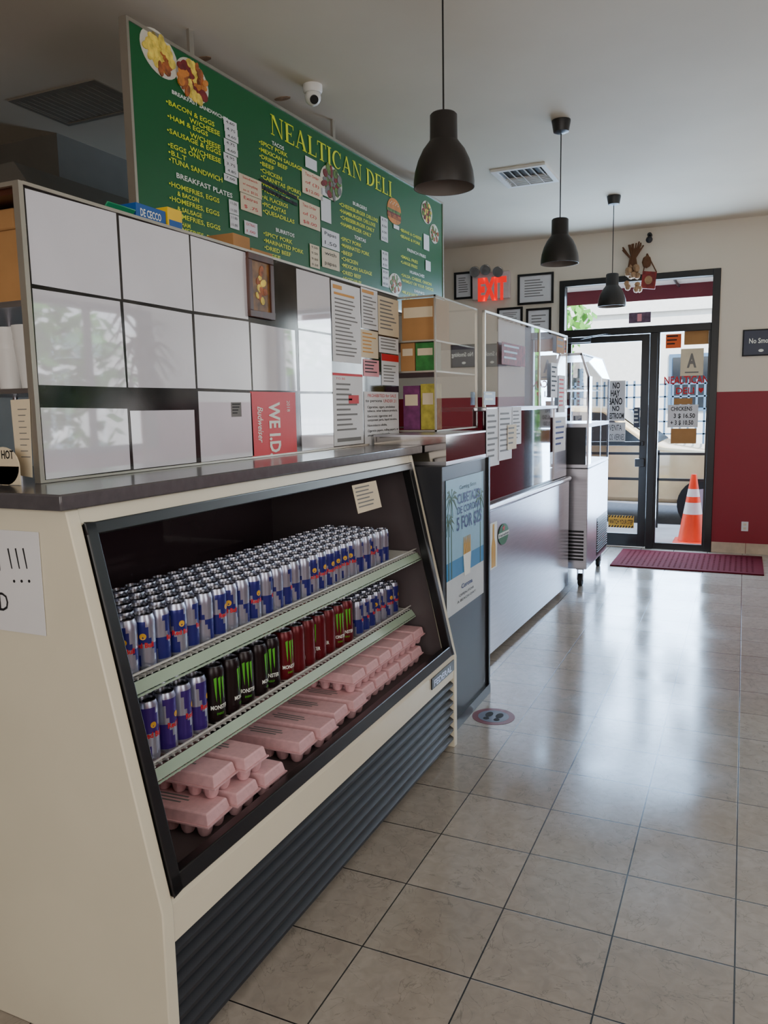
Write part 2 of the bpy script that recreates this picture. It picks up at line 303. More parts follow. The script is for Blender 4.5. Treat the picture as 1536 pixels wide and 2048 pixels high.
MB().box(X1-.11, X1-.02, FY-.035, FY, .82, .90).build('lock_box', K['black'], d1, bevel=.004)
MB().box(X0+.02, X0+.26, FY-.06, FY, 2.06, 2.11).tube([(X0+.14, FY-.05, 2.09), (X0+.3, FY-.2, 2.1), (X0+.45, FY-.02, 2.13)], .008).build('door_closer', K['darkgrey'], d1)
w1 = thing('window_1', None, None, (-.55, FY+.02, 0))
MB().box(-.79, -.315, FY, FY+.05, 0, .06).box(-.79, -.77, FY, FY+.05, .06, 2.12).box(-.335, -.315, FY, FY+.05, .06, 2.12).build('window_frame', K['black'], w1)
w3 = thing('window_3', None, None, (1.3, FY+.02, 1.0))
MB().ring(PY(FY), (.6, 1.0, 2.1, 2.6), .05, -.1, .01).box(1.31, 1.35, FY, FY+.1, 1.05, 2.55).build('window_frame', K['black'], w3)
MB().add([(.65, FY+.05, 1.05), (2.05, FY+.05, 1.05), (2.05, FY+.05, 2.55), (.65, FY+.05, 2.55)], [(0, 1, 2, 3)]).build('pane', G_win, w3)
w4 = thing('window_4', None, None, (2.25, 5.3, 1.1))
P4 = PL((2.2, 0, 0), (0, -1, 0), (0, 0, 1))
MB().ring(P4, (-6.1, 1.1, -4.5, 2.4), .05, -.1, .01).box(2.2, 2.26, 5.28, 5.32, 1.15, 2.35).build('window_frame', K['black'], w4)
MB().add([(2.25, 4.55, 1.15), (2.25, 6.05, 1.15), (2.25, 6.05, 2.35), (2.25, 4.55, 2.35)], [(0, 1, 2, 3)]).build('pane', G_win, w4)

# ---------------------------------------------------------------- deli display case
cs = thing('deli_display_case', 'cream refrigerated display case with slanted black-framed front full of cans', 'display case', (-1.6, 2.12, 0))
prof = [(-2.0, 0), (-1.076, 0), (-1.076, .397), (-1.27, 1.25), (-2.0, 1.25)]
MB().prism(prof, 'y', 1.19, 1.225).build('side_panel', K['cream'], cs, bevel=.003)
MB().prism(prof, 'y', 3.03, 3.065).build('side_panel', K['cream'], cs, bevel=.003)
O = Vector((-1.076, 0, .397)); dv = Vector((-.194, 0, .853)); SL = dv.length
SP = PL(O, (0, 1, 0), dv)
fp = MB().box(-1.1, -1.079, 1.225, 3.03, .31, .397)
fp.prect(SP, (1.225, SL-.035, 3.03, SL), -.03, -.002).prect(SP, (1.225, 0, 3.03, .02), -.03, -.003)
fp.build('front_panel', K['cream'], cs)
fr = MB(); a0, a1, b0, b1 = 1.228, 3.027, .018, SL-.033
fr.prect(SP, (a0, b0, a1, b0+.04), -.03, .006).prect(SP, (a0, b1-.028, a1, b1), -.03, .006).prect(SP, (a0, b0, a0+.032, b1), -.03, .006).prect(SP, (a1-.032, b0, a1, b1), -.03, .006)
fr.build('glass_frame', K['black'], cs, bevel=.003)
lp_ = [(-1.95, .40), (-1.125, .40), (-1.30, 1.2), (-1.95, 1.2)]
ln = MB().box(-1.95, -1.115, 1.225, 3.03, .36, .40).box(-1.95, -1.3, 1.225, 3.03, 1.215, 1.245).prism(lp_, 'y', 1.2255, 1.229).prism(lp_, 'y', 3.026, 3.0295)
ln.build('liner', K['liner'], cs)
MB().box(-1.97, -1.95, 1.225, 3.03, .38, 1.24).build('rear_door', K['rear'], cs)
lv = MB().box(-1.14, -1.12, 1.225, 3.03, .02, .31)
for i in range(7):
    z = .028+i*.04
    lv.prism([(-1.12, z+.036), (-1.086, z+.008), (-1.08, z+.008), (-1.08, z+.018), (-1.115, z+.04)], 'y', 1.226, 3.029)
lv.build('louvre_grille', K['darkgrey'], cs)
MB().cyl((-1.34, 1.26, 1.19), (-1.34, 3.0, 1.19), .014).build('light_tube', K['white'], cs, smooth=True)
for xf, z in ((-1.24, .845), (-1.27, .595)):
    s = MB()
    y = 1.24
    while y < 3.02:
        s.box(xf-.55, xf, y, y+.004, z-.004, z); y += .024
    for xx in (-.02, -.18, -.36, -.54): s.box(xf+xx-.004, xf+xx+.002, 1.23, 3.025, z-.010, z-.004)
    s.tube([(xf, 1.23, z+.012), (xf, 3.025, z+.012)], .003)
    sh = s.build('wire_shelf', K['wire'], cs)
    pr_ = MB().prism([(xf+.002, z-.008), (xf+.02, z-.026), (xf+.024, z-.024), (xf+.006, z-.002)], 'y', 1.235, 3.02)
    pr_.tube([(xf+.024, 1.235, z-.03), (xf+.024, 3.02, z-.03)], .003)
    y = 1.25
    while y < 3.0: pr_.box(xf+.004, xf+.026, y, y+.004, z-.033, z-.03); y += .024
    pr_.build('price_rail', K['rail'], sh)
nm = MB().tpx(PX(-1.078), 'FEDERAL', 866, 1373, 901, 13, 0, .006, .02)
npl = MB().prect(PX(-1.078), PX(-1.078).rect(862, 1358, 906, 1380), 0, .005).build('nameplate', K['black'], cs)
nm.build('lettering', K['silver'], npl)
n1 = sheet('taped_note', 'small cream note taped near the top of the slanted case front', 'note', SP, SP.rect(700, 972, 748, 1032), K['creamp'], .007)
lines(n1, SP, SP.rect(700, 972, 748, 1032), bars(6), K['greyink'], .0085)
EP = PY(1.189)
r = EP.rect(-60, 1055, 78, 1250); nt_ = sheet('handwritten_sign', 'white paper with handwritten exclamation marks on the end of the display case', 'sign', EP, r, K['paper'])
mb = MB()
for u in (24, 39, 54):
    a, b = EP.px(u, 1137); mb.onpl(EP, [(a+.001, b), (a+.004, b), (a-.003, b+.045), (a-.007, b+.044)], .002, .0025); a, b = EP.px(u+6, 1162); mb.ell(EP, a, b, .0035, .0035, .002, .0025, n=10)
mb.tpx(EP, 'I', -6, 1140, 3, 50, 0, .003).tpx(EP, 'D', 2, 1220, 20, 38, 0, .003).build('lettering', K['ink'], nt_)

wt = MB().box(-2.05, -1.255, 1.165, 3.148, 1.252, 1.286).build('worktop', K['lam'], bevel=.004)
tag(wt, 'dark grey laminate worktop lying on top of the display case', 'worktop')

# ---- cans
def can(name, label, group, r, h, kind, logo):
    root = thing(name, label, 'can', (0, 0, 0), group)
    pr = [(r*.8, 0), (r*.9, .003), (r, .012)]+[(r, .012+(h-.028)*k/8) for k in range(1, 9)]+[(r*.84, h-.002)]
    if kind in ('blue', 'purple'):
        def mf(i, j): return ((int(((i+j*.6) % 24)/6)+(1 if j > 5 else 0)) % 2) if 1 < j < 10 else 0
        mats = [K['silver'], K[kind]]
    else:
        mf = None; mats = [K[kind]]
    MB().lathe(pr, n=24, mf=mf).build('body', mats, root, smooth=True)
    MB().lathe([(r*.84, h-.002), (r*.85, h), (r*.81, h), (r*.79, h-.005), (0, h-.005)], n=20).box(-.005, .012, -.006, .006, h-.005, h-.003).build('lid', K['lid'], root, smooth=True)
    if logo:
        cm = lambda a, b: Vector(((r+.0006)*math.cos(a/r), (r+.0006)*math.sin(a/r), b))
        if kind in ('blue', 'purple'):
            lo = MB().textm(cm, 'Red Bull', -r*.95, h*.42, r*1.9, h*.09, 0, .03)
            lo.add([cm(.008*math.cos(t), h*.62+.008*math.sin(t)) for t in [i*.5236 for i in range(12)]], [tuple(range(12))], 1)
            lo.build('printed_logo', [K['red'], K['gold']], root)
        else:
            lo = MB()
            for dx, dz in ((-.012, -.004), (0, -.016), (.012, 0)):
                lo.add([cm(dx-.005, h*.8), cm(dx+.003, h*.82), cm(dx+.002, h*.55), cm(dx+.001, h*.4+dz), cm(dx-.002, h*.52)], [(0, 1, 2, 3, 4)], 0)
            lo.textm(cm, 'MONSTER', -r*.85, h*.24, r*1.7, h*.075, 1, .02).textm(cm, 'ENERGY', -r*.35, h*.14, r*.7, h*.04, 0)
            lo.build('printed_logo', [K['mgreen'], K['mwhite']], root)
    return root
def fill(name, label, group, r, h, kind, ys, xs, z, pitch, spin=.5, jit=1):
    A = can(name, label, group, r, h, kind, True); B = None; first = True
    for k, y in enumerate(ys):
        for j, x in enumerate(xs):
            jx = random.uniform(-.002, .002)*jit; jy = random.uniform(-.0012, .0012); rz = random.uniform(-spin, spin*.8)
            if j == 0:
                if first: A.location = (x+jx, y+jy, z); A.rotation_euler = (0, 0, rz); first = False
                else: dup(A, (x+jx, y+jy, z), rz)
            else:
                if B is None: B = can(name, label, group, r, h, kind, False); B.location = (x+jx, y+jy, z)
                else: dup(B, (x+jx, y+jy, z), rz*4)
fill('drink_can', 'slim blue and silver energy drink can in rows on the upper wire shelf', 'slim cans on the upper shelf', .0265, .135, 'blue', [1.29+.0565*i for i in range(27)], [-1.275-.058*j for j in range(5)], .8455, .056, 2.2, 1.8)
fill('drink_can', 'tall purple and silver energy drink can at the near end of the lower shelf', 'tall purple cans on the lower shelf', .029, .157, 'purple', [1.31+.063*i for i in range(6)], [-1.31-.062*j for j in range(3)], .5955, .062, 1.0)
fill('drink_can', 'large black energy drink can with green claw mark on the lower shelf', 'black claw mark cans on the lower shelf', .033, .158, 'mblack', [1.71+.071*i for i in range(5)], [-1.315-.071*j for j in range(3)], .5955, .07, .9)
fill('drink_can', 'large dark red energy drink can in the middle of the lower shelf', 'dark red cans on the lower shelf', .033, .158, 'mred', [2.075+.071*i for i in range(7)], [-1.315-.071*j for j in range(3)], .5955, .07, 1.6)
fill('drink_can', 'small blue energy drink can at the far end of the lower shelf', 'small cans at the far end of the lower shelf', .0265, .135, 'blue', [2.585+.057*i for i in range(7)], [-1.31-.056*j for j in range(3)], .5955, .056, 1.5)

# ---- egg cartons (long axis X)
def carton(label, group):
    root = thing('egg_carton', label, 'egg carton', (0, 0, 0), group)
    tr = MB()
    for i in range(6):
        for j in range(2):
            tr.lathe([(0, 0), (.013, 0), (.017, .006), (.0235, .034)], (-.122+i*.0488, -.026+j*.052, 0), 10)
    tr.box(-.152, .152, -.055, .055, .033, .037); tr.build('tray', K['pink'], root, smooth=True)
    def lp(x, y, z): return [(-x, -y, z), (x, -y, z), (x, y, z), (-x, y, z)]
    li = MB(); L4 = [lp(.148, .051, .037), lp(.143, .046, .062), lp(.140, .043, .066)]
    vs = sum(L4, []); fs = [(0, 3, 2, 1), (8, 9, 10, 11)]
    for k in range(2):
        for i in range(4): fs.append((k*4+i, k*4+(i+1) % 4, k*4+4+(i+1) % 4, k*4+4+i))
    li.add(vs, fs)
    lid = li.build('lid', K['pink'], root, bevel=.0015, ang=20)
    pt = MB()
    for k, wd in enumerate((.09, .12, .1)): pt.box(-wd/2, wd/2, -.018+k*.014, -.012+k*.014, .0662, .0666)
    pt.build('printed_label', K['greyink'], lid)
    return root
g1 = 'egg cartons stacked at the near end of the case'; g2 = 'egg cartons in the middle of the case'; g3 = 'egg cartons stacked at the far end of the case'
E1 = carton('pink foam egg carton in the stack nearest the camera', g1); E2 = carton('pink foam egg carton lying low in the middle of the case', g2); E3 = carton('pink foam egg carton in the tall stacks at the far end', g3)
def put(E, spots):
    for i, (x, y, z, a) in enumerate(spots):
        if i == 0: E.location = (x, y, z); E.rotation_euler = (0, 0, a)
        else: dup(E, (x, y, z), a)
dk = .401
put(E1, [(-1.31, 1.50, dk, .06), (-1.30, 1.62, dk, .02), (-1.29, 1.74, dk, 0), (-1.33, 1.56, dk+.068, .05), (-1.31, 1.68, dk+.068, 0)])
put(E2, [(-1.31, 1.95, dk, .04), (-1.30, 2.07, dk, 0), (-1.32, 2.19, dk, .04)])
put(E3, [(-1.31, 2.31, dk, .03)]+[(-1.33, 2.425+.115*i, dk, 0) for i in range(5)]+[(-1.34, 2.37+.112*i, dk+.068, .01) for i in range(6)])
put(carton('pink foam egg carton on the rearmost low stack inside the case', 'egg cartons at the rear of the case'), [(-1.66, 1.62, dk, 0), (-1.66, 1.76, dk, 0), (-1.66, 1.69, dk+.068, 0), (-1.66, 2.2, dk, 0), (-1.66, 2.34, dk, 0), (-1.66, 2.48, dk, 0), (-1.66, 2.4, dk+.068, 0), (-1.66, 2.62, dk, 0)])

# ---------------------------------------------------------------- counter guard with papers
GX = -1.51; GP = PX(GX)
gd = thing('counter_guard', 'tall glossy counter guard lined with white sheets on the worktop', 'counter guard', (GX-.01, 2.4, 1.286))
MB().box(GX-.013, GX, 1.355, 3.49, 1.287, 1.965).build('backing', K['backing'], gd)
e = MB().box(GX-.013, GX+.006, 1.342, 1.355, 1.287, 1.972).box(GX-.013, GX+.006, 1.355, 3.49, 1.965, 1.973).box(GX-.6, GX-.013, 1.342, 1.352, 1.962, 1.972).box(GX-.013, GX+.006, 1.355, 3.14, 1.287, 1.293)
e.build('edge_strip', K['alu'], gd)
MB().box(GX-.36, GX-.013, 1.36, 3.45, 1.95, 1.965).build('top_shelf', K['wood'], gd)
MB().box(GX-.36, GX-.34, 1.78, 1.81, 1.287, 1.95).box(GX-.36, GX-.34, 2.9, 2.93, 1.287, 1.95).build('bracket', K['darksteel'], gd)
cw = .297; zr = [(1.746, 1.962), (1.516, 1.738), (1.294, 1.508)]
names = ['leftmost', 'second', 'third', 'fourth', 'fifth']; rows = ['top', 'middle', 'bottom']
for c in range(5):
    for rr in range(3):
        if c == 3 and rr in (0, 2): continue
        ya = 1.358+c*cw+.004; yb = ya+cw-.010; z0, z1 = zr[rr]
        if rr == 2 and c < 2: z1 = 1.462-.01*c; yb -= .015*c
        if c == 4: ya += .012; yb -= .02
        j1, j2, j3, j4 = [random.uniform(-.003, .003) for _ in range(4)]
        o = MB().onpl(GP, [(ya+max(j1, 0), z0+max(j2, 0)), (yb+j3, z0+max(j4, 0)), (yb+j1, z1+j2), (ya+max(j3, 0), z1+j4)], .0002, .001).build('paper_sheet', K['gpaper'])
        tag(o, 'blank white sheet in the %s row of the guard, %s column from the near end' % (rows[rr], names[c]), 'paper', 'white sheets lining the counter guard')
r = GP.rect(490, 503, 541, 632); fpz = thing('picture_frame', 'dark wooden framed brown and gold picture at the top of the counter guard', 'picture', GP.P((r[0]+r[2])/2, r[1], .001))
MB().ring(GP, r, .022, .0002, .012).build('frame', K['wood'], fpz, bevel=.002)
pm_ = MB().prect(GP, (r[0]+.02, r[1]+.02, r[2]-.02, r[3]-.02), .0005, .005)
cxx, cyy = (r[0]+r[2])/2, (r[1]+r[3])/2
for k in range(14):
    t = k*2.4; pm_.ell(GP, cxx+.03*math.cos(t)*(k/14), cyy+.07*math.sin(t)*(k/14), .008+.006*(k % 3), .012, .005, .0055+.0001*k, 1+k % 2, 8, t)
pm_.build('picture', [K['brown'], K['food1'], K['food2']], fpz)
r = GP.rect(500, 783, 590, 925); rc = sheet('warning_card', 'red beer brand identification check card at the bottom of the guard', 'card', GP, r, K['budred'], .0002)
a0, b0, a1, b1 = r
mb = MB()
mb.textm(lambda x, y: GP.P(a0+(a1-a0)*.38+y, b1-x, .002), 'WE I.D.', .035, 0, (b1-b0)*.8, .07, 0, .03)
mb.textm(lambda x, y: GP.P(a0+(a1-a0)*.13+y, b1-x, .002), 'Budweiser', .05, 0, .12, .034, 0, .01, .2)
mb.textm(lambda x, y: GP.P(a0+(a1-a0)*.78+y, b1-x, .002), '2018', .03, 0, .04, .022, 0)
mb.build('lettering', K['mwhite'], rc)
a, b = GP.px(472, 820); q4 = (a-.028, b-.022, a+.028, b+.025); ks = sheet('small_sticker', 'small grey sticker on the bottom row sheet left of the red card', 'sticker', GP, q4, K['greyink'], .0012); lines(ks, GP, q4, bars(4), K['ink'], .0025)
def notice(label, px, mat, items, imat, extra=None, emat=None, name='notice', bold=0.0, pl=GP, off=.001):
    r = pl.rect(*px); o = sheet(name, label, 'notice', pl, r, mat, off)
    if items: lines(o, pl, r, items, imat, off+.0015, bold=bold)
    if extra: lines(o, pl, r, extra, emat, off+.0015, name='header')
    return o
notice('tall white notice with amber heading on the counter guard', (661, 560, 719, 722), K['paper'], bars(15, .1, .2, .8, .75), K['greyink'], [(None, .05, .04, .3, .05), (None, .08, .13, .7, .03)], K['orangeprint'])
notice('white notice with amber strips right of the tall notice', (721, 573, 754, 655), K['paper'], bars(9, .1, .2, .8, .75), K['greyink'], [(None, .05, .05, .7, .08)], K['orangeprint'])
notice('creased cream receipt sheet below the guard top at its far end', (755, 590, 796, 668), K['creamp'], bars(8), K['greyink'])
notice('amber lined form in the middle of the notices', (721, 658, 755, 714), K['creamp'], bars(6), K['orangeprint'])
notice('plain white slip among the notices at the far end', (757, 672, 796, 704), K['paper'], bars(4), K['greyink'])
notice('small pink notice in the middle of the notices', (726, 718, 757, 752), K['pinkpaper'], bars(4), K['ink'])
notice('small white notice with red heading at the far edge of the guard', (762, 707, 796, 770), K['paper'], bars(6, .1, .35, .8, .6), K['greyink'], [(None, 0, 0, 1, .22)], K['redink'])
nn = notice('white notice with red header and grey circles on the counter guard', (664, 745, 724, 893), K['paper'], bars(10, .1, .14, .7, .7)+[(None, .1, .9, .8, .05)], K['greyink'], [(None, 0, 0, 1, .035), ('TO BE', .1, .06, .3, .03), (None, .5, .3, .35, .12)], K['redink'])
tob = [('to persons', .04, .14, .45, .05), ('Cigarettes, cigars, smokeless', .08, .26, .8, .045), ('tobacco, other tobacco products,', .08, .33, .88, .045), ('Electronic cigarettes and', .08, .43, .7, .045), ('component parts, liquid nicotine,', .08, .5, .86, .045), ('Non-tobacco shisha,', .08, .6, .55, .045), ('Cigarette papers, rolling papers, or', .08, .7, .9, .045), ('smoking paraphernalia.', .08, .78, .65, .045)]
notice('white tobacco sale notice with red and black lettering', (727, 783, 796, 893), K['paper'], tob, K['ink'], [('PROHIBITED for SALE', .1, .04, .82, .06), ('UNDER 21:', .54, .14, .4, .06)], K['redink'], bold=.015)
def carton_box(label, x0, y0, y1, h, mats, word, wmat, z=1.966, dx=.12):
    o = MB().box(x0-dx, x0, y0, y1, z, z+h).build('pasta_box' if word else 'cardboard_box', mats, bevel=.002); tag(o, label, 'box')
    if word: MB().textm(lambda a, b: Vector((x0+.001, a, b)), word, y0+(y1-y0)*.12, z+h*.52, (y1-y0)*.7, h*.3, 0, .02).build('lettering', wmat, o)
    return o
P1 = PX(-1.58)
ya, _ = P1.px(274, 440); yb, _ = P1.px(333, 440); yc, _ = P1.px(362, 440)
carton_box('blue pasta box lying on top of the counter guard', -1.58, ya, yb-.002, .07, K['bluebox'], 'DE CECCO', K['mwhite'])
o = carton_box('yellow ended blue pasta box beside the all blue one', -1.575, yb+.002, yc, .085, K['ybox'], None, None)
bpn = MB().box(-1.575, -1.5735, yb+.006, yc-.004, 1.985, 2.015).build('brand_panel', K['bluebox'], o); o.name = 'pasta_box'
ya2, _ = P1.px(225, 420)
tr = MB().prism([(-1.74, 1.985), (-1.6, 1.985), (-1.575, 2.012), (-1.58, 2.014), (-1.603, 1.99), (-1.738, 1.99)], 'y', ya2-.02, ya-.006).box(-1.72, -1.62, ya2, ya-.03, 1.966, 1.985).build('plastic_tray', K['tgreen'], bevel=.003); tag(tr, 'green plastic tray on top of the guard beside the pasta boxes', 'tray')
ya, _ = P1.px(462, 480); yb, _ = P1.px(495, 480); yc, _ = P1.px(540, 500)
carton_box('small brown cardboard box on top of the counter guard', -1.57, ya, yb, .07, K['cardb'], None, None)
carton_box('long flat cardboard carton on the guard beside the small one', -1.57, yb+.01, yc, .04, K['cardb'], None, None)
AP = PY(1.42)
a0, b0, a1, b1 = AP.rect(-60, 430, 44, 560); bxo = MB().box(a0, a1, 1.42, 1.62, 1.72, b1).box(a0, a1-.02, 1.41, 1.42, b1-.05, b1-.002).build('paper_bag_stack', K['cardb'], bevel=.01); tag(bxo, 'brown paper bags stacked at the near end behind the guard', 'paper bags')
rk = thing('wire_rack', 'steel rack holding supplies at the near end behind the guard', 'rack', (-1.75, 1.6, 1.286))
MB().box(-2.04, -1.56, 1.39, 1.75, 1.705, 1.719).build('rack_shelf', K['steel'], rk); MB().box(-2.04, -1.56, 1.39, 1.75, 1.50, 1.512).build('rack_shelf', K['steel'], rk)
for x in (-2.03, -1.57):
    for y in (1.4, 1.74): MB().cyl((x, y, 1.287), (x, y, 1.72), .008).build('leg', K['steel'], rk)
for k, (x, y) in enumerate(((-1.63, 1.46), (-1.72, 1.47), (-1.66, 1.56))):
    cp = MB().lathe([(.03, 0), (.042, .1), (.043, .104), (.042, .118), (.044, .122), (.0435, .136), (.045, .14), (.046, .155), (.042, .155), (.03, .02), (0, .02)], (x, y, 1.5125), 20).build('paper_cup', K['white'], smooth=True)
    tag(cp, 'stack of white paper cups %s' % ('nearest the guard on the steel rack', 'farther from the guard on the steel rack', 'at the back of the steel rack')[k], 'cups', 'paper cup stacks')
tape = MB().onpl(PY(1.341), [PY(1.341).px(*q) for q in ((22, 800), (60, 798), (66, 955), (36, 950))], .001, .0018).build('receipt_paper', K['creamp']); tag(tape, 'crumpled handwritten receipt taped to the near edge of the guard', 'receipt')
lines(tape, PY(1.341), PY(1.341).rect(34, 812, 58, 930), bars(9, .1, .05, .8, .9, .15), K['greyink'], .0025)
hp = PY(1.30); a, b = hp.px(8, 918)
ht = MB().ell(hp, a, 1.33, .05, .045, 0, .003).prect(hp, (a-.05, 1.287, a+.05, 1.33), 0, .003).build('hot_sign', K['creamp']); tag(ht, 'cream card reading hot standing at the corner of the worktop', 'sign')
MB().tpx(hp, 'HOT', 6, 917, 30, 17, 0, .004, .02).build('lettering', K['ink'], ht)

# ---------------------------------------------------------------- menu board
BP = PL((-2.28, 2.61, 0), (.11, 3.31, 0), (0, 0, 1))
bd = thing('menu_board', 'long green deli menu board with yellow lettering hanging from the ceiling', 'menu board', BP.P(1.65, 2.1))
BW = 3.31; BT = 3.0; BB = 2.1
MB().prect(BP, (.012, BB+.012, BW-.012, BT-.012), -.03, 0).build('panel', K['green'], bd)
MB().ring(BP, (0, BB, BW, BT), .014, -.034, .006).build('frame', K['alu'], bd)
for a in (.4, 1.65, 2.9): MB().prect(BP, (a, BT, a+.03, CZ), -.025, -.01).build('hanger', K['alu'], bd)
MB().serifpx(BP, 'NEALTICAN DELI', 541, 268, 783, 40).build('title_lettering', K['yellow'], bd)
secs = [
 ('BREAKFAST SANDWICHES', 343, 187, 455, 9, [('•BACON & EGGS', 331, 207, 428, 13), ('W/CHEESE', 378, 244, 439, 13), ('•HAM & EGGS', 334, 236, 415, 13), ('W/CHEESE', 379, 273, 440, 13), ('•SAUSAGE & EGGS', 333, 264, 441, 13), ('W/CHEESE', 379, 301, 441, 13), ('•EGGS ONLY', 335, 293, 410, 13), ('•B.L.T', 336, 308, 372, 13), ('•TUNA SANDWICH', 337, 323, 444, 14)]),
 ('BREAKFAST PLATES', 352, 355, 464, 12, [('•HOMEFRIES, EGGS', 337, 371, 438, 13), ('& BACON', 354, 391, 397, 12), ('•HOMEFRIES, EGGS', 338, 400, 438, 13), ('& SAUSAGE', 354, 421, 403, 12), ('•HOMEFRIES, EGGS', 338, 430, 440, 13), ('& HAM', 354, 450, 380, 12), ('•HOMEFRIES, EGGS', 339, 457, 440, 12), ('& MEXICAN SAUSAGE', 355, 477, 442, 11)]),
 ('TACOS', 543, 289, 567, 9, [('•SPICY PORK', 517, 287, 574, 11), ('•MEXICAN SAUSAGE', 517, 301, 604, 11), ('•DRIED BEEF', 518, 315, 574, 11), ('•BEEF', 519, 329, 547, 11), ('•CHICKEN', 520, 343, 563, 11), ('•CARNITAS (PORK)', 521, 356, 601, 11), ('•MARINATED PORK', 522, 369, 598, 11), ('•VEGETABLES', 523, 382, 579, 11), ('•AL PLACEROS', 524, 397, 575, 11), ('•PICADITAS', 524, 411, 571, 11), ('•QUESADILLAS', 525, 425, 588, 11)]),
 ('BURRITOS', 551, 463, 588, 9, [('•SPICY PORK', 526, 470, 584, 11), ('•MARINATED PORK', 527, 484, 606, 11), ('•DRIED BEEF', 528, 498, 581, 11), ('•BEEF', 529, 512, 560, 11), ('•CHICKEN', 529, 526, 565, 11)]),
 ('BURGERS', 705, 409, 733, 8, [('•CHEESEBURGER DELUXE', 678, 411, 755, 10), ('•HAMBURGER DELUXE', 679, 424, 750, 10), ('•CHEESEBURGER ONLY', 680, 437, 748, 10), ('•HAMBURGER ONLY', 680, 450, 742, 10)]),
 ('TORTAS', 708, 477, 731, 8, [('•SPICY PORK', 681, 480, 722, 10), ('•MARINATED PORK', 682, 493, 738, 10), ('•BEEF', 682, 507, 704, 10), ('•CHICKEN', 682, 520, 715, 10), ('•MEXICAN SAUSAGE', 683, 533, 743, 10), ('•DRIED BEEF', 683, 547, 721, 10), ('•VEGETABLES', 684, 560, 722, 10)]),
 ('FRENCH FRIES', 814, 502, 851, 7, [('•BEANS & CHEESE', 800, 462, 842, 8), ('•BEANS & PORK', 800, 474, 840, 8), ('•SMALL FRIES', 801, 515, 835, 8), ('•LARGE FRIES', 801, 526, 834, 8)]),
 ('HUARACHES', 819, 546, 848, 7, [('•SALSA, CHEESE, ONION', 802, 552, 862, 8), ('•W/MEAT OR YOUR CHOICE', 803, 563, 866, 8)]),
 ('DRINKS', 828, 584, 848, 6, [('•MILKSHAKES', 803, 586, 835, 8), ('•SQUEEZED JUICE', 804, 598, 856, 8), ('•COFFEE', 805, 609, 832, 8)])]
for hd, u, v, u2, h, its in secs:
    MB().tpx(BP, hd, u, v, u2, h*.85, 0, .003, .02).build('section_heading', K['mwhite'], bd)
    mb = MB()
    for s_, a, b, c, h2 in its: mb.tpx(BP, s_, a, b, c, h2*.76, 0, .003, .014)
    mb.build('menu_lettering', K['yellow'], bd)
def strip(px, mat, items=None, imat=None):
    r = BP.rect(*px); o = MB().prect(BP, r, .004, .005).build('price_slip', mat, bd)
    if items: lines(o, BP, r, items, imat or K['ink'], .006)
def stack(ws, fx=.15, fw=.66):
    n = len(ws); return [(w_, fx, (i+.25)/n, fw, .4/n) for i, w_ in enumerate(ws)]
for k, s_ in enumerate(['4.60', '4.75', '4.60', '4.75', '4.60', '4.95', '3.75', '4.85', '7.00']):
    v = 234+k*14; j = (k*7 % 5)-2
    strip((447+j*.8, v, 473+j*.8, v+13.5), K['paper'], stack([s_]))
strip((456, 398, 475, 425), K['paper'], stack(['11.00', '11.00'])); strip((458, 427, 476, 455), K['paper'], stack(['11.00', '11.00']))
strip((476, 345, 521, 382), K['creamp'], stack(['Sandwich', 'w/ everything', 'on it  $5.25']), K['redink']); strip((479, 384, 521, 418), K['creamp'], stack(['Extras', '$ .75']), K['redink'])
strip((487, 440, 513, 467), K['paper'], stack(['EXTRAS', '1.00']), K['redink'])
strip((602, 336, 643, 384), K['creamp'], stack(['Taco Order', 'of (3)', '$12.00']), K['redink'])
strip((597, 398, 638, 448), K['creamp'], stack(['Taco Order', 'of (2)', '$8.00']), K['redink'])
strip((609, 311, 632, 333), K['paper']); strip((640, 392, 660, 440), K['paper']); strip((640, 374, 655, 388), K['paper'])
strip((618, 487, 637, 533), K['creamp'], stack(['9.50', '9.50', '9.50', '9.50']))
strip((642, 455, 677, 492), K['paper'], stack(['Papas', '1.50'])); strip((642, 494, 677, 533), K['creamp'], stack(['with', 'papas']))
strip((760, 432, 774, 480), K['paper'], stack(['8.75', '8.50', '6.50', '6.25'])); strip((762, 500, 775, 534), K['paper'], stack(['8.50']*3)); strip((763, 537, 776, 572), K['paper'], stack(['8.50']*3)); strip((846, 467, 857, 498), K['paper']); strip((850, 520, 860, 540), K['paper']); strip((786, 448, 797, 456), K['paper'])
mb = MB()
for q in ((523, 358), (523, 371)):
    for k in range(9):
        a, b = BP.px(q[0]+k*8, q[1]+k*4+4); mb.prect(BP, (a-.02, b-.008, a+.03, b+.008), .004, .005)
mb.build('marker_scribble', K['ink'], bd)
def plate(u, v, ra, rb, food, rot=0, n=16, sp=.62):
    a, b = BP.px(u, v); o = MB().ell(BP, a, b, ra, rb, .001, .003, 0, 28, rot).build('food_picture', K['plate'], bd)
    mb = MB()
    for k in range(n):
        t = k*2.4; q = sp*math.sqrt((k+.5)/n); cx_ = q*ra*math.cos(t); cy_ = q*rb*math.sin(t)
        mb.ell(BP, a+cx_*math.cos(rot)-cy_*math.sin(rot), b+cx_*math.sin(rot)+cy_*math.cos(rot), ra*random.uniform(.15, .3), rb*random.uniform(.14, .28), .003, .0032+.0002*k, k % len(food), 10, t)
    mb.build('food', food, o)
plate(318, 108, .115, .085, [K['food1'], K['food1'], K['food1'], K['food2'], K['food1']], -.3, 26, .7); plate(384, 162, .11, .085, [K['food2'], K['bun'], K['orn'], K['food1']], -.2, 34, .85)
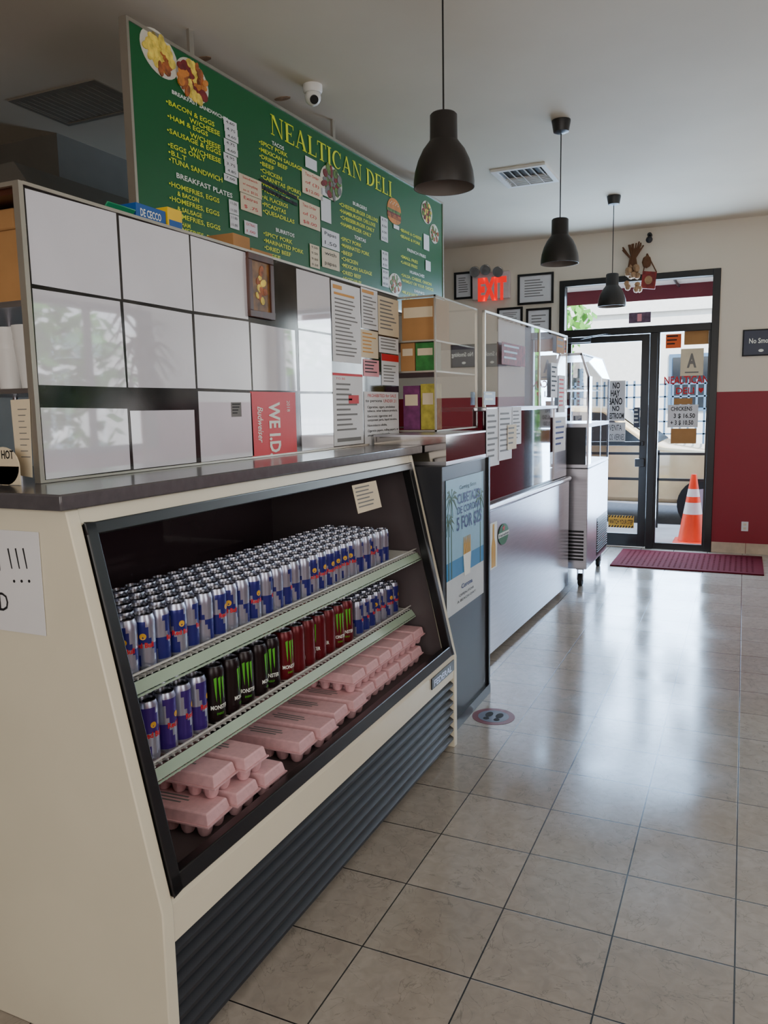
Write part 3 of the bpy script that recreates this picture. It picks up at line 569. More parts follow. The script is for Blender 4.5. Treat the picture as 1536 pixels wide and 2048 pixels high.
plate(662, 366, .125, .095, [K['food3'], K['orn'], K['greyink']], 0, 30, .8); plate(853, 425, .1, .08, [K['food1'], K['food3'], K['orn']], 0, 26, .75); plate(868, 468, .085, .07, [K['food2'], K['plate'], K['food3']], 0, 22, .7); plate(790, 568, .1, .07, [K['food2'], K['plate'], K['food3']], 0, 22, .7)
a, b = BP.px(788, 428); bg_ = MB()
bg_.ell(BP, a, b+.025, .105, .075, .001, .003, 0, 20, 0, 0, 3.1416).prect(BP, (a-.11, b+.005, a+.11, b+.025), .001, .0034, 1).prect(BP, (a-.1, b-.004, a+.1, b+.008), .001, .003, 2).prect(BP, (a-.105, b-.03, a+.105, b-.004), .001, .003, 3).ell(BP, a, b-.03, .1, .035, .001, .003, 0, 20, 0, 3.1416, 6.2832-.09)
for k in range(7): bg_.ell(BP, a-.06+.02*k, b+.06+.012*(k % 2), .006, .004, .003, .0035, 4, 8)
bg_.build('burger_picture', [K['bun'], K['food3'], K['orn'], K['food2'], K['plate']], bd)

# ---------------------------------------------------------------- dark cabinet with beach poster
dc = thing('counter_cabinet', 'dark grey counter cabinet between the display case and steel table', 'cabinet', (-1.5, 3.4, 0))
MB().box(-1.95, -1.14, 3.075, 3.715, .03, 1.2).build('body', K['darkgrey'], dc, bevel=.003)
MB().box(-1.94, -1.125, 3.08, 3.72, 0, .05).box(-1.142, -1.128, 3.70, 3.722, .05, 1.2).build('edge_trim', K['black'], dc)
MB().box(-1.49, -1.15, 3.155, 3.725, 1.2, 1.215).box(-1.49, -1.15, 3.155, 3.725, 1.322, 1.33).box(-1.49, -1.152, 3.16, 3.72, 1.215, 1.322, 1).build('chrome_ledge', [K['steel'], K['mirror']], dc)
CP = PX(-1.139); r = CP.rect(891, 962, 966, 1240); a0, b0, a1, b1 = r
ps = MB(); hh = b1-b0; ww = a1-a0
ps.prect(CP, (a0, b0+hh*.40, a1, b1), .001, .002, 0).prect(CP, (a0, b0+hh*.27, a1, b0+hh*.40), .001, .002, 1).prect(CP, (a0, b0, a1, b0+hh*.27), .001, .002, 2)
po = ps.build('beach_poster', [K['poster'], K['sea'], K['sand']]); tag(po, 'beach poster with palms advertising beer on the dark cabinet', 'poster')
for (fx, fy, sc) in ((.12, .86, 1), (.9, .80, 1), (.05, .7, .8)):
    pm = MB(); cx, cy = a0+ww*fx, b0+hh*fy
    for k in range(9):
        t = k*.7; l = .1*sc; ex = cx+l*math.cos(t); ey = cy+l*.6*math.sin(t)-.02
        ex = max(a0+.002, min(a1-.002, ex)); ey = min(b1-.002, ey); mx_, my_ = (cx+ex)/2, (cy+ey)/2+.015
        pm.onpl(CP, [(cx, cy), (mx_, my_+.008), (ex, ey), (mx_, my_-.008)], .002, .0025+.0001*k)
    pm.onpl(CP, [(cx-.006, b0+hh*.27), (cx+.006, b0+hh*.27), (cx+.004, cy), (cx-.004, cy)], .002, .0024)
    pm.build('palm_print', K['palm'], po)
lines(po, CP, r, [('CUBETAZO', .27, .12, .62, .075), ('DE CORONA', .27, .215, .62, .055), ('5 FOR $25', .25, .29, .68, .1), ('Corona', .36, .81, .3, .035)], K['navy'], .004, bold=.02)
lines(po, CP, r, [('Coming Soon', .32, .06, .45, .03), ('OPEN FOR', .3, .88, .4, .02), ('A BEACH DAY', .25, .92, .5, .02)], K['ink'], .004)
bk = MB(); cx, cy = a0+ww*.52, b0+hh*.24
bk.onpl(CP, [(cx-.04, cy), (cx+.04, cy), (cx+.055, cy+.1), (cx-.055, cy+.1)], .003, .004, 0)
for k in range(5): bk.onpl(CP, [(cx-.05+k*.021, cy+.1), (cx-.036+k*.021, cy+.1), (cx-.036+k*.021, cy+.14), (cx-.041+k*.021, cy+.18), (cx-.045+k*.021, cy+.18), (cx-.05+k*.021, cy+.14)], .003, .004, 1)
bk.build('bucket_print', [K['mwhite'], K['gold']], po)

GB = -1.324
gb = thing('glass_display_box', 'glass display box with tea cartons on the chrome ledge', 'glass box', (-1.6, 3.8, 1.33))
YA, YB, ZA, ZB = 3.5, 4.14, 1.331, 1.965
f = MB()
for (x, y) in ((GB-.008, YA), (GB-.008, YB-.008), (-1.95, YA), (-1.95, YB-.008)): f.box(x, x+.008, y, y+.008, ZA, ZB)
for z in (ZA+.001, ZB-.008): f.box(-1.95, GB, YA, YA+.008, z, z+.008).box(-1.95, GB, YB-.008, YB, z, z+.008).box(GB-.008, GB, YA, YB, z, z+.008)
f.build('frame', K['alu'], gb)
MB().add([(GB, YA, ZA), (GB, YB, ZA), (GB, YB, ZB), (GB, YA, ZB)], [(0, 1, 2, 3)]).build('front_glass', G_box, gb)
TP = PY(3.53); zs1 = TP.px(835, 742)[1]; zs0 = ZA+.01; zs2 = TP.px(835, 681)[1]
MB().box(-1.94, GB-.01, 3.51, 4.13, zs1-.008, zs1).build('shelf', K['alu'], gb); MB().box(-1.94, GB-.01, 3.51, 4.13, zs2-.008, zs2).build('shelf', K['alu'], gb)
MB().box(-1.948, -1.94, 3.51, 4.13, ZA+.01, ZB-.01).build('back_panel', K['pale'], gb)
def tea(u0, v0, u1, zb, mat, lab, dep=.09, name='tea_box'):
    a0, _, a1, b1 = TP.rect(u0, v0, u1, v0+10); a1 = min(a1, GB-.014); o = MB().box(a0, a1, 3.53, 3.53+dep, zb+.0005, b1).build(name, mat, bevel=.001); tag(o, lab, 'box', None)
    MB().box(a0+.01, a1-.01, 3.529, 3.53, zb+(b1-zb)*.55, zb+(b1-zb)*.8).build('label_panel', K['creamp'], o)
tea(803, 600, 869, zs2, K['cardb'], 'plain brown carton at the top of the glass display box', .2, 'cardboard_box')
tea(801, 687, 829, zs1, K['cardb'], 'brown tea carton beside the green one on the middle shelf'); tea(831, 686, 869, zs1, K['teagreen'], 'green tea carton on the middle shelf of the glass box')
tea(806, 772, 839, zs0, K['teapurple'], 'purple tea carton at the bottom of the glass box'); tea(841, 768, 870, zs0, K['teaolive'], 'yellow green tea carton at the bottom of the glass box')

# ---------------------------------------------------------------- stainless serving table (turned slightly)
TH = .030; SX = -1.285; GT = -1.312; TY0, TY1 = 3.76, 6.1
ct, sn_ = math.cos(TH), math.sin(TH)
def tp(x, y, z=0): dx, dy = x-SX, y-TY0; return Vector((SX+dx*ct+dy*sn_, TY0-dx*sn_+dy*ct, z))
def TPL(x): return PL(tp(x, TY0), (sn_, ct, 0), (0, 0, 1))
st = thing('steam_table', 'long stainless steel serving table with tall glass guard', 'serving table', (SX, TY0, 0)); st.rotation_euler = (0, 0, -TH)
MB().box(SX-.02, SX, TY0, TY1, .04, .86).box(-1.95, SX-.02, TY1-.02, TY1, .12, .86).build('front_panel', K['steel'], st)
MB().box(-1.97, SX, TY0, TY1, .862, .9).cyl((SX, TY0, .881), (SX, TY1, .881), .019).build('top', K['steel'], st, smooth=True)
for y in (TY0+.05, TY1-.05):
    for x in (SX-.06, -1.9): MB().cyl((x, y, 0), (x, y, .14), .018).build('leg', K['steel'], st)
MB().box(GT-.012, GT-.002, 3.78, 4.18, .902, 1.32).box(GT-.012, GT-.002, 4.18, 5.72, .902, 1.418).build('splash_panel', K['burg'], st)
MB().box(GT-.3, GT+.012, 4.18, 6.09, 1.42, 1.442).build('serving_shelf', K['steel'], st, bevel=.004)
MB().add([(GT, 4.18, 1.443), (GT, 6.09, 1.443), (GT, 6.09, 1.95), (GT, 4.18, 1.95)], [(0, 1, 2, 3)]).build('guard_glass', G_guard, st)
MB().box(GT-.03, GT-.024, 4.5, 6.05, 1.443, 1.945).build('guard_backing', K['pale'], st)
f = MB()
for y in (4.18, 5.3, 6.076): f.box(GT-.012, GT+.004, y, y+.014, 1.442, 1.96)
f.box(GT-.012, GT+.004, 4.18, 6.09, 1.95, 1.962).box(GT-.35, GT, 6.076, 6.09, 1.95, 1.962); f.build('guard_frame', K['alu'], st)
MB().box(GT-.012, GT+.006, 5.72, 6.09, .905, 1.418).build('end_panel', K['steel'], st)
SG = TPL(GT+.013)
def gnote(label, px, mat=K['paper'], n=8, imat=K['greyink'], pl=SG, off=.001): return notice(label, px, mat, bars(n), imat, pl=pl, off=off)
gnote('crumpled white order paper nearest the camera on the steel table guard', (972, 818, 998, 935)); gnote('second white order paper hanging from the serving shelf', (996, 815, 1022, 922), off=.0045); gnote('third shorter white paper hanging from the serving shelf', (1024, 814, 1042, 890)); gnote('small cream slip tucked over the second order paper', (1012, 850, 1030, 900), K['creamp'], 4, off=.009)
gnote('small black and white notice near the far end of the guard', (1102, 725, 1115, 795), K['paper'], 6, K['ink']); gnote('white notice with red print near the far end of the guard', (1117, 750, 1130, 825), K['paper'], 7, K['redink']); gnote('handwritten blue note at the far end of the serving shelf', (1109, 835, 1131, 905), K['paper'], 5, K['navy'])
gnote('brown card at the top far corner of the steel table guard', (1113, 672, 1128, 705), K['cardb'], 2)
gnote('small dark square notice on the guard above the first order papers', (967, 783, 990, 810), K['noblue'], 2, K['mwhite'])
gnote('dark framed red notice stuck inside the steel table guard', (1003, 683, 1050, 728), K['orn'], 3, K['noblue'], SG)
S2 = TPL(SX+.003)
a, b = S2.px(1007, 1068); hk = MB().ell(S2, a, b, .095, .062, 0, .001, 0, 32).prect(S2, (a-.102, b-.013, a+.102, b+.013), .001, .002, 1).onpl(S2, [(a+(.03*(1 if i % 2 == 0 else .42))*math.sin(i*math.pi/5), b+.036+.02*(1 if i % 2 == 0 else .42)*math.cos(i*math.pi/5)) for i in range(10)], .001, .002, 2).build('beer_sticker', [K['hgreen'], K['mwhite'], K['red']]); tag(hk, 'green oval beer sticker with red star on the steel table', 'sticker')
MB().textm(lambda x, y: S2.P(x, y, .003), 'Heineken', a-.092, b-.008, .184, .017, 0, .02).build('lettering', K['ink'], hk)
r = S2.rect(979, 1048, 994, 1142); q = sheet('bottle_sticker', 'narrow beer bottle sticker beside the green oval sticker', 'sticker', S2, r, K['mwhite'], 0)
cx = (r[0]+r[2])/2; qb = MB()
qb.onpl(S2, [(cx-.035, r[1]+.01), (cx+.035, r[1]+.01), (cx+.035, r[1]+.13), (cx+.015, r[1]+.18), (cx+.015, r[3]-.01), (cx-.015, r[3]-.01), (cx-.015, r[1]+.18), (cx-.035, r[1]+.13)], .001, .002); qb.build('bottle_print', K['gold'], q)

# ---------------------------------------------------------------- refrigerated glass case on casters
rc_ = thing('refrigerated_cake_case', 'tall stainless refrigerated case with glass top on casters by the door', 'display case', (-1.42, 6.7, 0))
RX, RY0, RY1 = -1.09, 6.2, 7.2
MB().box(-1.75, RX, RY0, RY1, .15, .95).build('body', K['steel'], rc_, bevel=.006)
vv = MB()
for i in range(9): vv.box(-1.27, -1.115, RY0-.006, RY0, .22+i*.028, .236+i*.028)
vv.build('side_vent', K['black'], rc_)
vv = MB().box(RX, RX+.003, RY0+.45, RY1-.03, .18, .5)
for i in range(14): vv.box(RX+.003, RX+.008, RY0+.46, RY1-.04, .2+i*.02, .21+i*.02)
vv.build('front_vent', K['black'], rc_)
MB().box(-1.75, RX, RY0, RY1, .955, .98).box(-1.75, RX, RY0, RY1, 1.27, 1.30).box(-1.75, -1.15, RY0, RY1, 1.82, 1.84).box(-1.75, -1.735, RY0, RY1, .98, 1.82).build('deck', K['steel'], rc_)
MB().box(-1.70, RX-.05, RY0+.03, RY1-.03, 1.56, 1.568).build('glass_shelf', K['white'], rc_)
fm = MB()
for y in (RY0, RY1-.015): fm.box(RX-.015, RX, y, y+.015, .98, 1.27).prism([(RX-.015, 1.3), (RX, 1.3), (RX, 1.66), (-1.15, 1.84), (-1.165, 1.83), (RX-.015, 1.65)], 'y', y, y+.015).box(-1.75, -1.735, y, y+.015, 1.3, 1.82)
fm.build('frame', K['steel'], rc_)
sg = MB().add([(RX, RY0, 1.3), (RX, RY1, 1.3), (RX, RY1, 1.66), (RX, RY0, 1.66)], [(0, 1, 2, 3)]).add([(RX, RY0, 1.66), (RX, RY1, 1.66), (-1.15, RY1, 1.83), (-1.15, RY0, 1.83)], [(0, 1, 2, 3)])
sg.add([(RX, RY0, .98), (RX, RY1, .98), (RX, RY1, 1.27), (RX, RY0, 1.27)], [(0, 1, 2, 3)]).add([(-1.75, RY0, 1.3), (RX, RY0, 1.3), (RX, RY0, 1.66), (-1.15, RY0, 1.83), (-1.75, RY0, 1.83)], [(0, 1, 2, 3, 4)])
sg.build('case_glass', G_guard, rc_)
MB().box(-1.75, RX-.02, RY0+.003, RY0+.01, .98, 1.27).build('control_panel', K['darkgrey'], rc_)
for (x, y) in ((-1.15, RY0+.08), (-1.68, RY0+.08), (-1.15, RY1-.08), (-1.68, RY1-.08)):
    c = MB().cyl((x-.015, y, .05), (x+.015, y, .05), .05, n=20).build('caster', K['hblack'], rc_, smooth=True)
    MB().box(x-.025, x-.018, y-.02, y+.02, .05, .15).box(x+.018, x+.025, y-.02, y+.02, .05, .15).box(x-.03, x+.03, y-.03, y+.03, .135, .15).build('caster_fork', K['steel'], c)

# ---------------------------------------------------------------- pendant lamps
def pendant(x, y, zb, label):
    t = thing('pendant_lamp', label, 'lamp', (x, y, zb), 'charcoal pendant lamps')
    MB().lathe([(0, CZ), (.055, CZ), (.055, CZ-.01), (.045, CZ-.065), (.02, CZ-.075), (0, CZ-.075)], (x, y, 0), 24).build('canopy', K['lamp'], t, smooth=True)
    MB().cyl((x, y, zb+.26), (x, y, CZ-.07), .0035, n=8).build('cord', K['black'], t)
    z = zb+.262
    pr = [(0, z), (.044, z), (.05, z-.006), (.051, z-.092), (.056, z-.1), (.078, z-.128), (.096, z-.165), (.108, z-.205), (.113, z-.24), (.113, zb), (.110, zb), (.110, z-.24), (.092, z-.165), (.074, z-.13), (.05, z-.105)]
    MB().lathe(pr, (x, y, 0), 40, mf=lambda i, j: 1 if j >= 10 else 0).build('shade', [K['lamp'], K['lampin']], t, smooth=True, ang=50)
    MB().cyl((x, y, z-.06), (x, y, z-.13), .02).ball((x, y, z-.165), (.03, .03, .035)).build('bulb', K['bulb'], t, smooth=True)
pendant(-1.05, 2.88, 2.256, 'nearest and largest looking of the three charcoal pendant lamps')
pendant(-1.05, 4.90, 2.29, 'middle of the three charcoal pendant lamps beside the ceiling vent')
pendant(-1.027, 6.81, 2.24, 'farthest charcoal pendant lamp hanging in front of the door')

# ---------------------------------------------------------------- ceiling fittings
av = thing('ceiling_vent', 'white square louvred air vent in the ceiling beside the middle lamp', 'vent', (-1.51, 5.88, CZ-.02))
X0, X1, Y0, Y1 = -1.71, -1.32, 5.65, 6.12
ZP = PL((0, 0, CZ), (0, 1, 0), (1, 0, 0))
MB().ring(ZP, (Y0, X0, Y1, X1), .035, 0, .018).build('frame', K['white'], av)
MB().prect(ZP, (Y0+.03, X0+.03, Y1-.03, X1-.03), 0, .002).build('backing', K['black'], av)
lb = MB()
for i in range(6):
    x = X0+.055+i*.052; lb.prism([(x, CZ-.003), (x+.003, CZ-.003), (x+.028, CZ-.02), (x+.024, CZ-.02)], 'y', Y0+.035, (Y0+Y1)/2 if i % 2 else Y1-.035)
for i in range(4):
    y = (Y0+Y1)/2+.02+i*.045; lb.box(X0+.04, X1-.04, y, y+.004, CZ-.018, CZ-.003)
lb.build('louvres', K['white'], av)
dm = thing('dome_camera', 'white dome security camera on the ceiling in front of the menu board', 'camera', (-2.10, 3.79, CZ-.11))
MB().lathe([(0, CZ+.002), (.05, CZ+.002), (.05, CZ-.03), (.044, CZ-.04), (0, CZ-.04)], (-2.10, 3.79, 0)).build('base', K['white'], dm, smooth=True)
MB().ball((-2.10, 3.79, CZ-.06), .042, 20).build('housing', K['white'], dm, smooth=True)
d_ = (Vector((-.2, 1.5, 1.2))-Vector((-2.10, 3.79, CZ-.06))).normalized(); c0 = Vector((-2.10, 3.79, CZ-.06))
MB().cyl(c0+d_*.03, c0+d_*.045, .022).build('lens', K['black'], dm, smooth=True)
rg = thing('return_air_grille', 'dull return air grille in the kitchen ceiling left of the menu board', 'grille', (-3.33, 3.43, CZ-.01))
MB().ring(ZP, (3.22, -3.64, 3.64, -3.03), .03, 0, .006).build('frame', K['vent'], rg)
g = MB().prect(ZP, (3.24, -3.62, 3.62, -3.05), 0, .002)
for i in range(13): g.box(-3.61+i*.043, -3.595+i*.043, 3.24, 3.62, CZ-.004, CZ-.002)
g.build('louvres', K['vent'], rg)
hd = thing('range_hood', 'dark steel kitchen hood behind the counter at the far left', 'hood', (-3.8, 3.6, 1.9))
MB().prism([(-4.6, 2.15), (-3.15, 2.15), (-3.15, 2.3), (-3.5, 2.75), (-4.6, 2.75)], 'y', 3.1, 5.2).build('canopy', K['hood'], hd, bevel=.005)
MB().box(-4.3, -3.8, 3.7, 4.3, 2.75, CZ).build('duct', K['hood'], hd)
fz = thing('upright_freezer', 'tall grey kitchen freezer left of the hood behind the counter', 'freezer', (-4.1, 2.5, 0))
MB().box(-4.55, -3.75, 2.1, 2.9, .1, 2.15).build('body', K['hood'], fz, bevel=.01); MB().box(-3.75, -3.72, 2.12, 2.88, .12, 2.13).build('door', K['darksteel'], fz, bevel=.01); MB().box(-3.72, -3.68, 2.16, 2.19, 1.0, 1.5).build('handle', K['steel'], fz)
for x in (-4.5, -3.8):
    for y in (2.15, 2.85): MB().cyl((x, y, 0), (x, y, .1), .02).build('foot', K['black'], fz)
for (u, v, s, lb_) in ((405, 118, .05, 'small peeling paint patch on the ceiling above the menu board title end'), (565, 197, .05, 'brownish paint patch on the ceiling left of the dome camera')):
    a, b = PZ(CZ).px(u, v); o = MB().ell(PZ(CZ), a, b, s, s*.5, -.002, .004, 0, 9).build('paint_patch', K['stain']); tag(o, lb_, 'paint patch')

# ---------------------------------------------------------------- front wall items
FP = PY(FY)
def frame(px, label, w=.022, ins=K['paper'], n=7):
    r = FP.rect(*px); t = thing('certificate_frame', label, 'frame', FP.P((r[0]+r[2])/2, r[1]), None)
    MB().ring(FP, r, w, .0, .018).build('frame', K['teak'], t)
    r2 = (r[0]+w, r[1]+w, r[2]-w, r[3]-w); c = MB().prect(FP, r2, .002, .006).build('certificate', ins, t); lines(c, FP, r2, bars(n, .15, .15, .7, .7), K['greyink'], .0075)
frame((909, 546, 946, 600), 'black framed certificate left of the exit sign'); frame((1036, 550, 1108, 611), 'largest black framed certificate right of the exit sign')
frame((1053, 618, 1103, 688), 'black framed certificate below the largest one'); frame((995, 617, 1046, 663), 'wide framed certificate below the exit sign')
r = FP.rect(948, 549, 1022, 602); ex = thing('exit_sign', 'lit exit sign with emergency lamp heads on the front wall', 'exit sign', FP.P((r[0]+r[2])/2, r[1]))
MB().prect(FP, r, 0, .06).build('housing', K['exwhite'], ex, bevel=.006)
MB().tpx(PY(FY-.06), 'EXIT', 956, 600, 1013, 42, 0, .002, .06).build('lettering', K['exred'], ex)
for u in (957, 1003, 978):
    a, b = FP.px(u, 549 if u != 978 else 545); c = FP.P(a, b+.03, .08)
    h_ = MB().lathe([(0, 0), (.04, .0), (.052, .03), (.055, .06), (.05, .062), (0, .055)], (0, 0, 0), 20)
    q = Vector((0, -.8, -.35)).to_track_quat('Z', 'Y').to_matrix(); h_.v = [q @ v+c for v in h_.v]; h_.build('lamp_head', K['lampm'], ex, smooth=True)
r = FP.rect(1486, 660, 1560, 713); ns = sheet('no_smoking_sign', 'navy no smoking sign on the white wall right of the door', 'sign', FP, r, K['noblue'], .003, th=.006)
mb = MB().ring(FP, r, .012, .009, .011); mb.build('sign_border', K['ink'], ns)
mb = MB().tpx(FP, 'No Smoking', 1498, 687, 1556, 10, 0, .0105, .02); a, b = FP.px(1522, 701); mb.ell(FP, a, b, .022, .013, .0095, .0105)
mb.build('lettering', K['mwhite'], ns)
r = FP.rect(1483, 1043, 1497, 1062); ot = MB().prect(FP, r, 0, .006).build('wall_outlet', K['white'], bevel=.002); tag(ot, 'white electrical outlet on the red wall near the floor', 'outlet')
cx = (r[0]+r[2])/2; cz = (r[1]+r[3])/2
for (q0, q1) in ((.008, .03), (-.03, -.008)): MB().prect(FP, (cx-.012, cz+q0, cx+.012, cz+q1), .006, .007).build('socket', K['creamp'], ot)
a, b = FP.px(1300, 482); bc = thing('bullet_camera', 'small black security camera on the wall above the door', 'camera', FP.P(a, b))
MB().cyl(FP.P(a, b+.05, .0), FP.P(a, b+.05, .05), .022).cyl(FP.P(a, b+.05, .045), FP.P(a, b, .06), .012).build('mount', K['black'], bc, smooth=True); MB().ball(FP.P(a, b, .07), .032).build('housing', K['darkgrey'], bc, smooth=True)
a, b = FP.px(1266, 590); gl = thing('garlic_braid', 'braid of dried garlic with straw top hanging above the door', 'garlic braid', FP.P(a, b))
mb = MB()
for k in range(20):
    t = random.uniform(0, 6.28); z = random.uniform(.03, .26); rr = .075*(1-z/.5)
    mb.ball(FP.P(a+rr*math.cos(t), b+z, .07+rr*.6*math.sin(t)), (.03, .03, .034), 8)
mb.build('bulbs', K['garlic'], gl, smooth=True)
mb = MB()
for k in range(22):
    t = random.uniform(-.5, .5); mb.tube([FP.P(a+t*.1, b+.2, .07), FP.P(a+t*.05, b+.34, .06), FP.P(a+t*.2, b+.46+random.uniform(-.05, .03), .05)], .008, 5)
mb.tube([FP.P(a, b+.3, .06), FP.P(a, b+.42, 0)], .003, 5); mb.build('straw_top', K['straw'], gl)
a, b = FP.px(1297, 580); rw = thing('red_wall_ornament', 'small maroon and gold ornament hanging right of the garlic braid', 'ornament', FP.P(a, b))
MB().onpl(FP, [(a-.07, b+.02), (a+.06, b), (a+.075, b+.16), (a-.055, b+.18)], .01, .025).build('plaque', K['orn'], rw); MB().ell(FP, a, b+.09, .035, .04, .025, .03).build('emblem', K['garlic'], rw)
MB().tube([FP.P(a-.05, b+.17, .02), FP.P(a-.02, b+.34, .01), FP.P(a+.07, b+.16, .02)], .006, 5).ball(FP.P(a-.02, b+.26, .03), (.045, .02, .06), 8).build('hanging_cord', K['straw'], rw)
DP = PY(FY+.018)
def gs(name, label, px, mat, items=None, imat=K['ink'], cat='sign', bold=0.0):
    r = DP.rect(*px); o = sheet(name, label, cat, DP, r, mat, 0)
    if items: lines(o, DP, r, items, imat, .002, bold=bold)
    return o
gs('handwritten_sign', 'handwritten no restroom sign on the door', (1215, 762, 1251, 842), K['paper'], [('NO', .3, .04, .4, .15), ('HAY', .2, .23, .5, .15), ('BAÑO', .1, .42, .75, .17), ('NO', .3, .62, .4, .13), ('RESTROOM', .05, .8, .9, .14)], bold=.03)
gs('handwritten_sign', 'lower handwritten sale notice on the door', (1215, 845, 1251, 886), K['paper'], [('VENTA', .1, .1, .7, .3), ('LOS VIERNES', .05, .55, .9, .3)])
o = gs('floor_step_sign', 'yellow and black striped watch your step sticker low on the door', (1217, 1030, 1268, 1054), K['gold'], [('WATCH YOUR STEP', .04, .32, .92, .38)], bold=.02)
r = DP.rect(1217, 1030, 1268, 1054); mb = MB(); w_ = r[2]-r[0]
for k in range(9):
    x = r[0]+w_*k/9
    for bb_ in (r[1], r[3]-.022): mb.onpl(DP, [(x, bb_), (x+w_/18, bb_), (x+w_/18+.01, bb_+.022), (x+.01, bb_+.022)], .001, .0015)
mb.build('stripes', K['ink'], o)
gs('door_sticker', 'small dark hours sticker near the door latch', (1268, 815, 1280, 855), K['noblue'], bars(4), K['mwhite'], 'sticker')
gs('door_sticker', 'narrow red and white sticker beside the latch edge of the door', (1287, 810, 1297, 850), K['redink'], bars(4), K['mwhite'], 'sticker')
gs('orange_card', 'orange card at the top left of the side window', (1332, 669, 1363, 697), K['orange'], bars(3), K['ink'], 'card')
gs('brown_card', 'brown card at the top right of the side window', (1369, 662, 1418, 690), K['cardb'], None, cat='card')
gs('grade_card', 'cream inspection grade card with a large letter on the side window', (1362, 698, 1408, 752), K['creamp'], [('A', .28, .18, .42, .5), (None, .2, .85, .6, .05)], K['agrey'], 'card', .04)
o = gs('price_note', 'handwritten chicken price note on the side window', (1336, 810, 1397, 855), K['paper'], [('CHICKENS', .1, .08, .7, .18), ('3 $ 16.50', .2, .38, .7, .2), ('+ 3 $ 10.50', .1, .68, .75, .2)], cat='note', bold=.02)
gs('brown_card', 'brown card directly below the price note', (1342, 857, 1393, 887), K['cardb'], None, cat='card')
gs('brown_card', 'small brown card directly above the price note', (1348, 797, 1385, 809), K['cardb'], None, cat='card')
wl = MB().tpx(DP, 'NEALTICAN', 1328, 768, 1417, 15, 0, .001, .02).tpx(DP, 'DELI', 1352, 788, 1388, 13, 0, .001, .02)
a, b = DP.px(1402, 780); wl.onpl(DP, [(a+.03*.8*math.sin(t)**3, b+.0025*(13*math.cos(t)-5*math.cos(2*t)-2*math.cos(3*t)-math.cos(4*t))*.75) for t in [i*.3927 for i in range(16)]], .001, .0012)
tag(wl.build('window_lettering', K['redink']), 'red shop name lettering with a heart on the side window', 'lettering')
r = DP.rect(1258, 626, 1302, 647); o = sheet('transom_sign', 'small dusky purple sign in the window above the door', 'sign', DP, r, K['dpur'], 0)
MB().prect(DP, (r[0]+.08, r[1]+.015, r[0]+.12, r[3]-.015), .001, .002).build('picture', K['pinkpaper'], o)

# ---------------------------------------------------------------- floor items
a, b = PZ(0).px(987, 1433); sk = MB().ell(PZ(0), a, b, .1, .1, .0005, .0012, 0, 36).ell(PZ(0), a, b, .072, .072, .0012, .0016, 1, 36)
sko = sk.build('floor_sticker', [K['sticker'], K['stickerg']]); tag(sko, 'round maroon distancing sticker with shoe prints on the floor', 'sticker')
for dx in (-.025, .025): MB().ell(PZ(0), a+dx, b+.015, .017, .032, .0016, .002).ell(PZ(0), a+dx, b-.035, .014, .016, .0016, .002).build('shoe_print', K['ink'], sko)
mt = MB(); mx0, mx1, my0, my1 = -1.05, .2, 7.15, 8.0
mt.box(mx0, mx1, my0, my0+.05, 0, .012).box(mx0, mx1, my1-.05, my1, 0, .012).box(mx0, mx0+.05, my0+.05, my1-.05, 0, .012).box(mx1-.05, mx1, my0+.05, my1-.05, 0, .012)
x = mx0+.05
while x < mx1-.06: mt.box(x, x+.028, my0+.05, my1-.05, .001, .011); x += .045
y = my0+.05
while y < my1-.06: mt.box(mx0+.05, mx1-.05, y, y+.028, .001, .0105); y += .045
tag(mt.build('floor_mat', K['matm']), 'dark red perforated rubber mat on the tiles inside the door', 'mat')

# ---------------------------------------------------------------- potted palm by the side window (seen in reflections)
pt = thing('potted_palm', 'tall potted palm by the side window seen reflected in the glass', 'plant', (1.7, 5.35, 0))
MB().lathe([(0, 0), (.15, 0), (.2, .35), (.215, .36), (.215, .4), (.19, .4), (.18, .36), (0, .36)], (1.7, 5.35, 0)).build('pot', K['pot'], pt, smooth=True)
MB().tube([(1.7, 5.35, .36), (1.68, 5.33, 1.0), (1.72, 5.37, 2.2)], .022, 8).build('trunk', K['bark'], pt)
lf = MB()
for k in range(80):
    t = random.uniform(0, 6.28); z = random.uniform(1.4, 2.3); e_ = random.uniform(0, .4); L_ = random.uniform(.3, .43)
    c = Vector((1.7, 5.35, z)); d = Vector((math.cos(t), math.sin(t), 0)); s_ = Vector((-math.sin(t), math.cos(t), 0))*.022
    p1 = c+d*L_*.5+Vector((0, 0, e_*.5)); p2 = c+d*L_+Vector((0, 0, e_*.1-.12))
    lf.add([c-s_*.5, c+s_*.5, p1+s_, p1-s_, p2], [(0, 1, 2, 3), (3, 2, 4)])
lf.build('leaves', K['leafd'], pt)

# ---------------------------------------------------------------- outside
struct(MB().box(-9, 9, 8.37, 9.95, -.14, -.01).build('floor_sidewalk', K['conc']))
struct(MB().box(2.4, 9, -3, 8.37, -.14, -.01).build('floor_side_yard', K['conc']))
struct(MB().box(-30, 30, 9.95, 34, -.4, -.15).build('floor_street', K['asph']))
cn = thing('traffic_cone', 'orange traffic cone with white bands on the sidewalk', 'cone', (-.45, 8.68, -.01))
MB().box(-.63, -.27, 8.50, 8.86, -.01, .02).build('base', K['cone'], cn, bevel=.01)
def cr(z): return .14-(z-.02)/.7*.115
for z0, z1, m_, nm_ in ((.02, .30, 'cone', 'body'), (.30, .42, 'conew', 'reflective_band'), (.42, .48, 'cone', 'body'), (.48, .56, 'conew', 'reflective_band'), (.56, .71, 'cone', 'tip')):
    MB().cyl((-.45, 8.68, z0), (-.45, 8.68, z1), cr(z0), cr(z1), 28).build(nm_, K[m_], cn, smooth=True)
rl = thing('street_railing', 'black horizontal bar railing between the sidewalk and street', 'railing', (-1, 9.65, -.01))
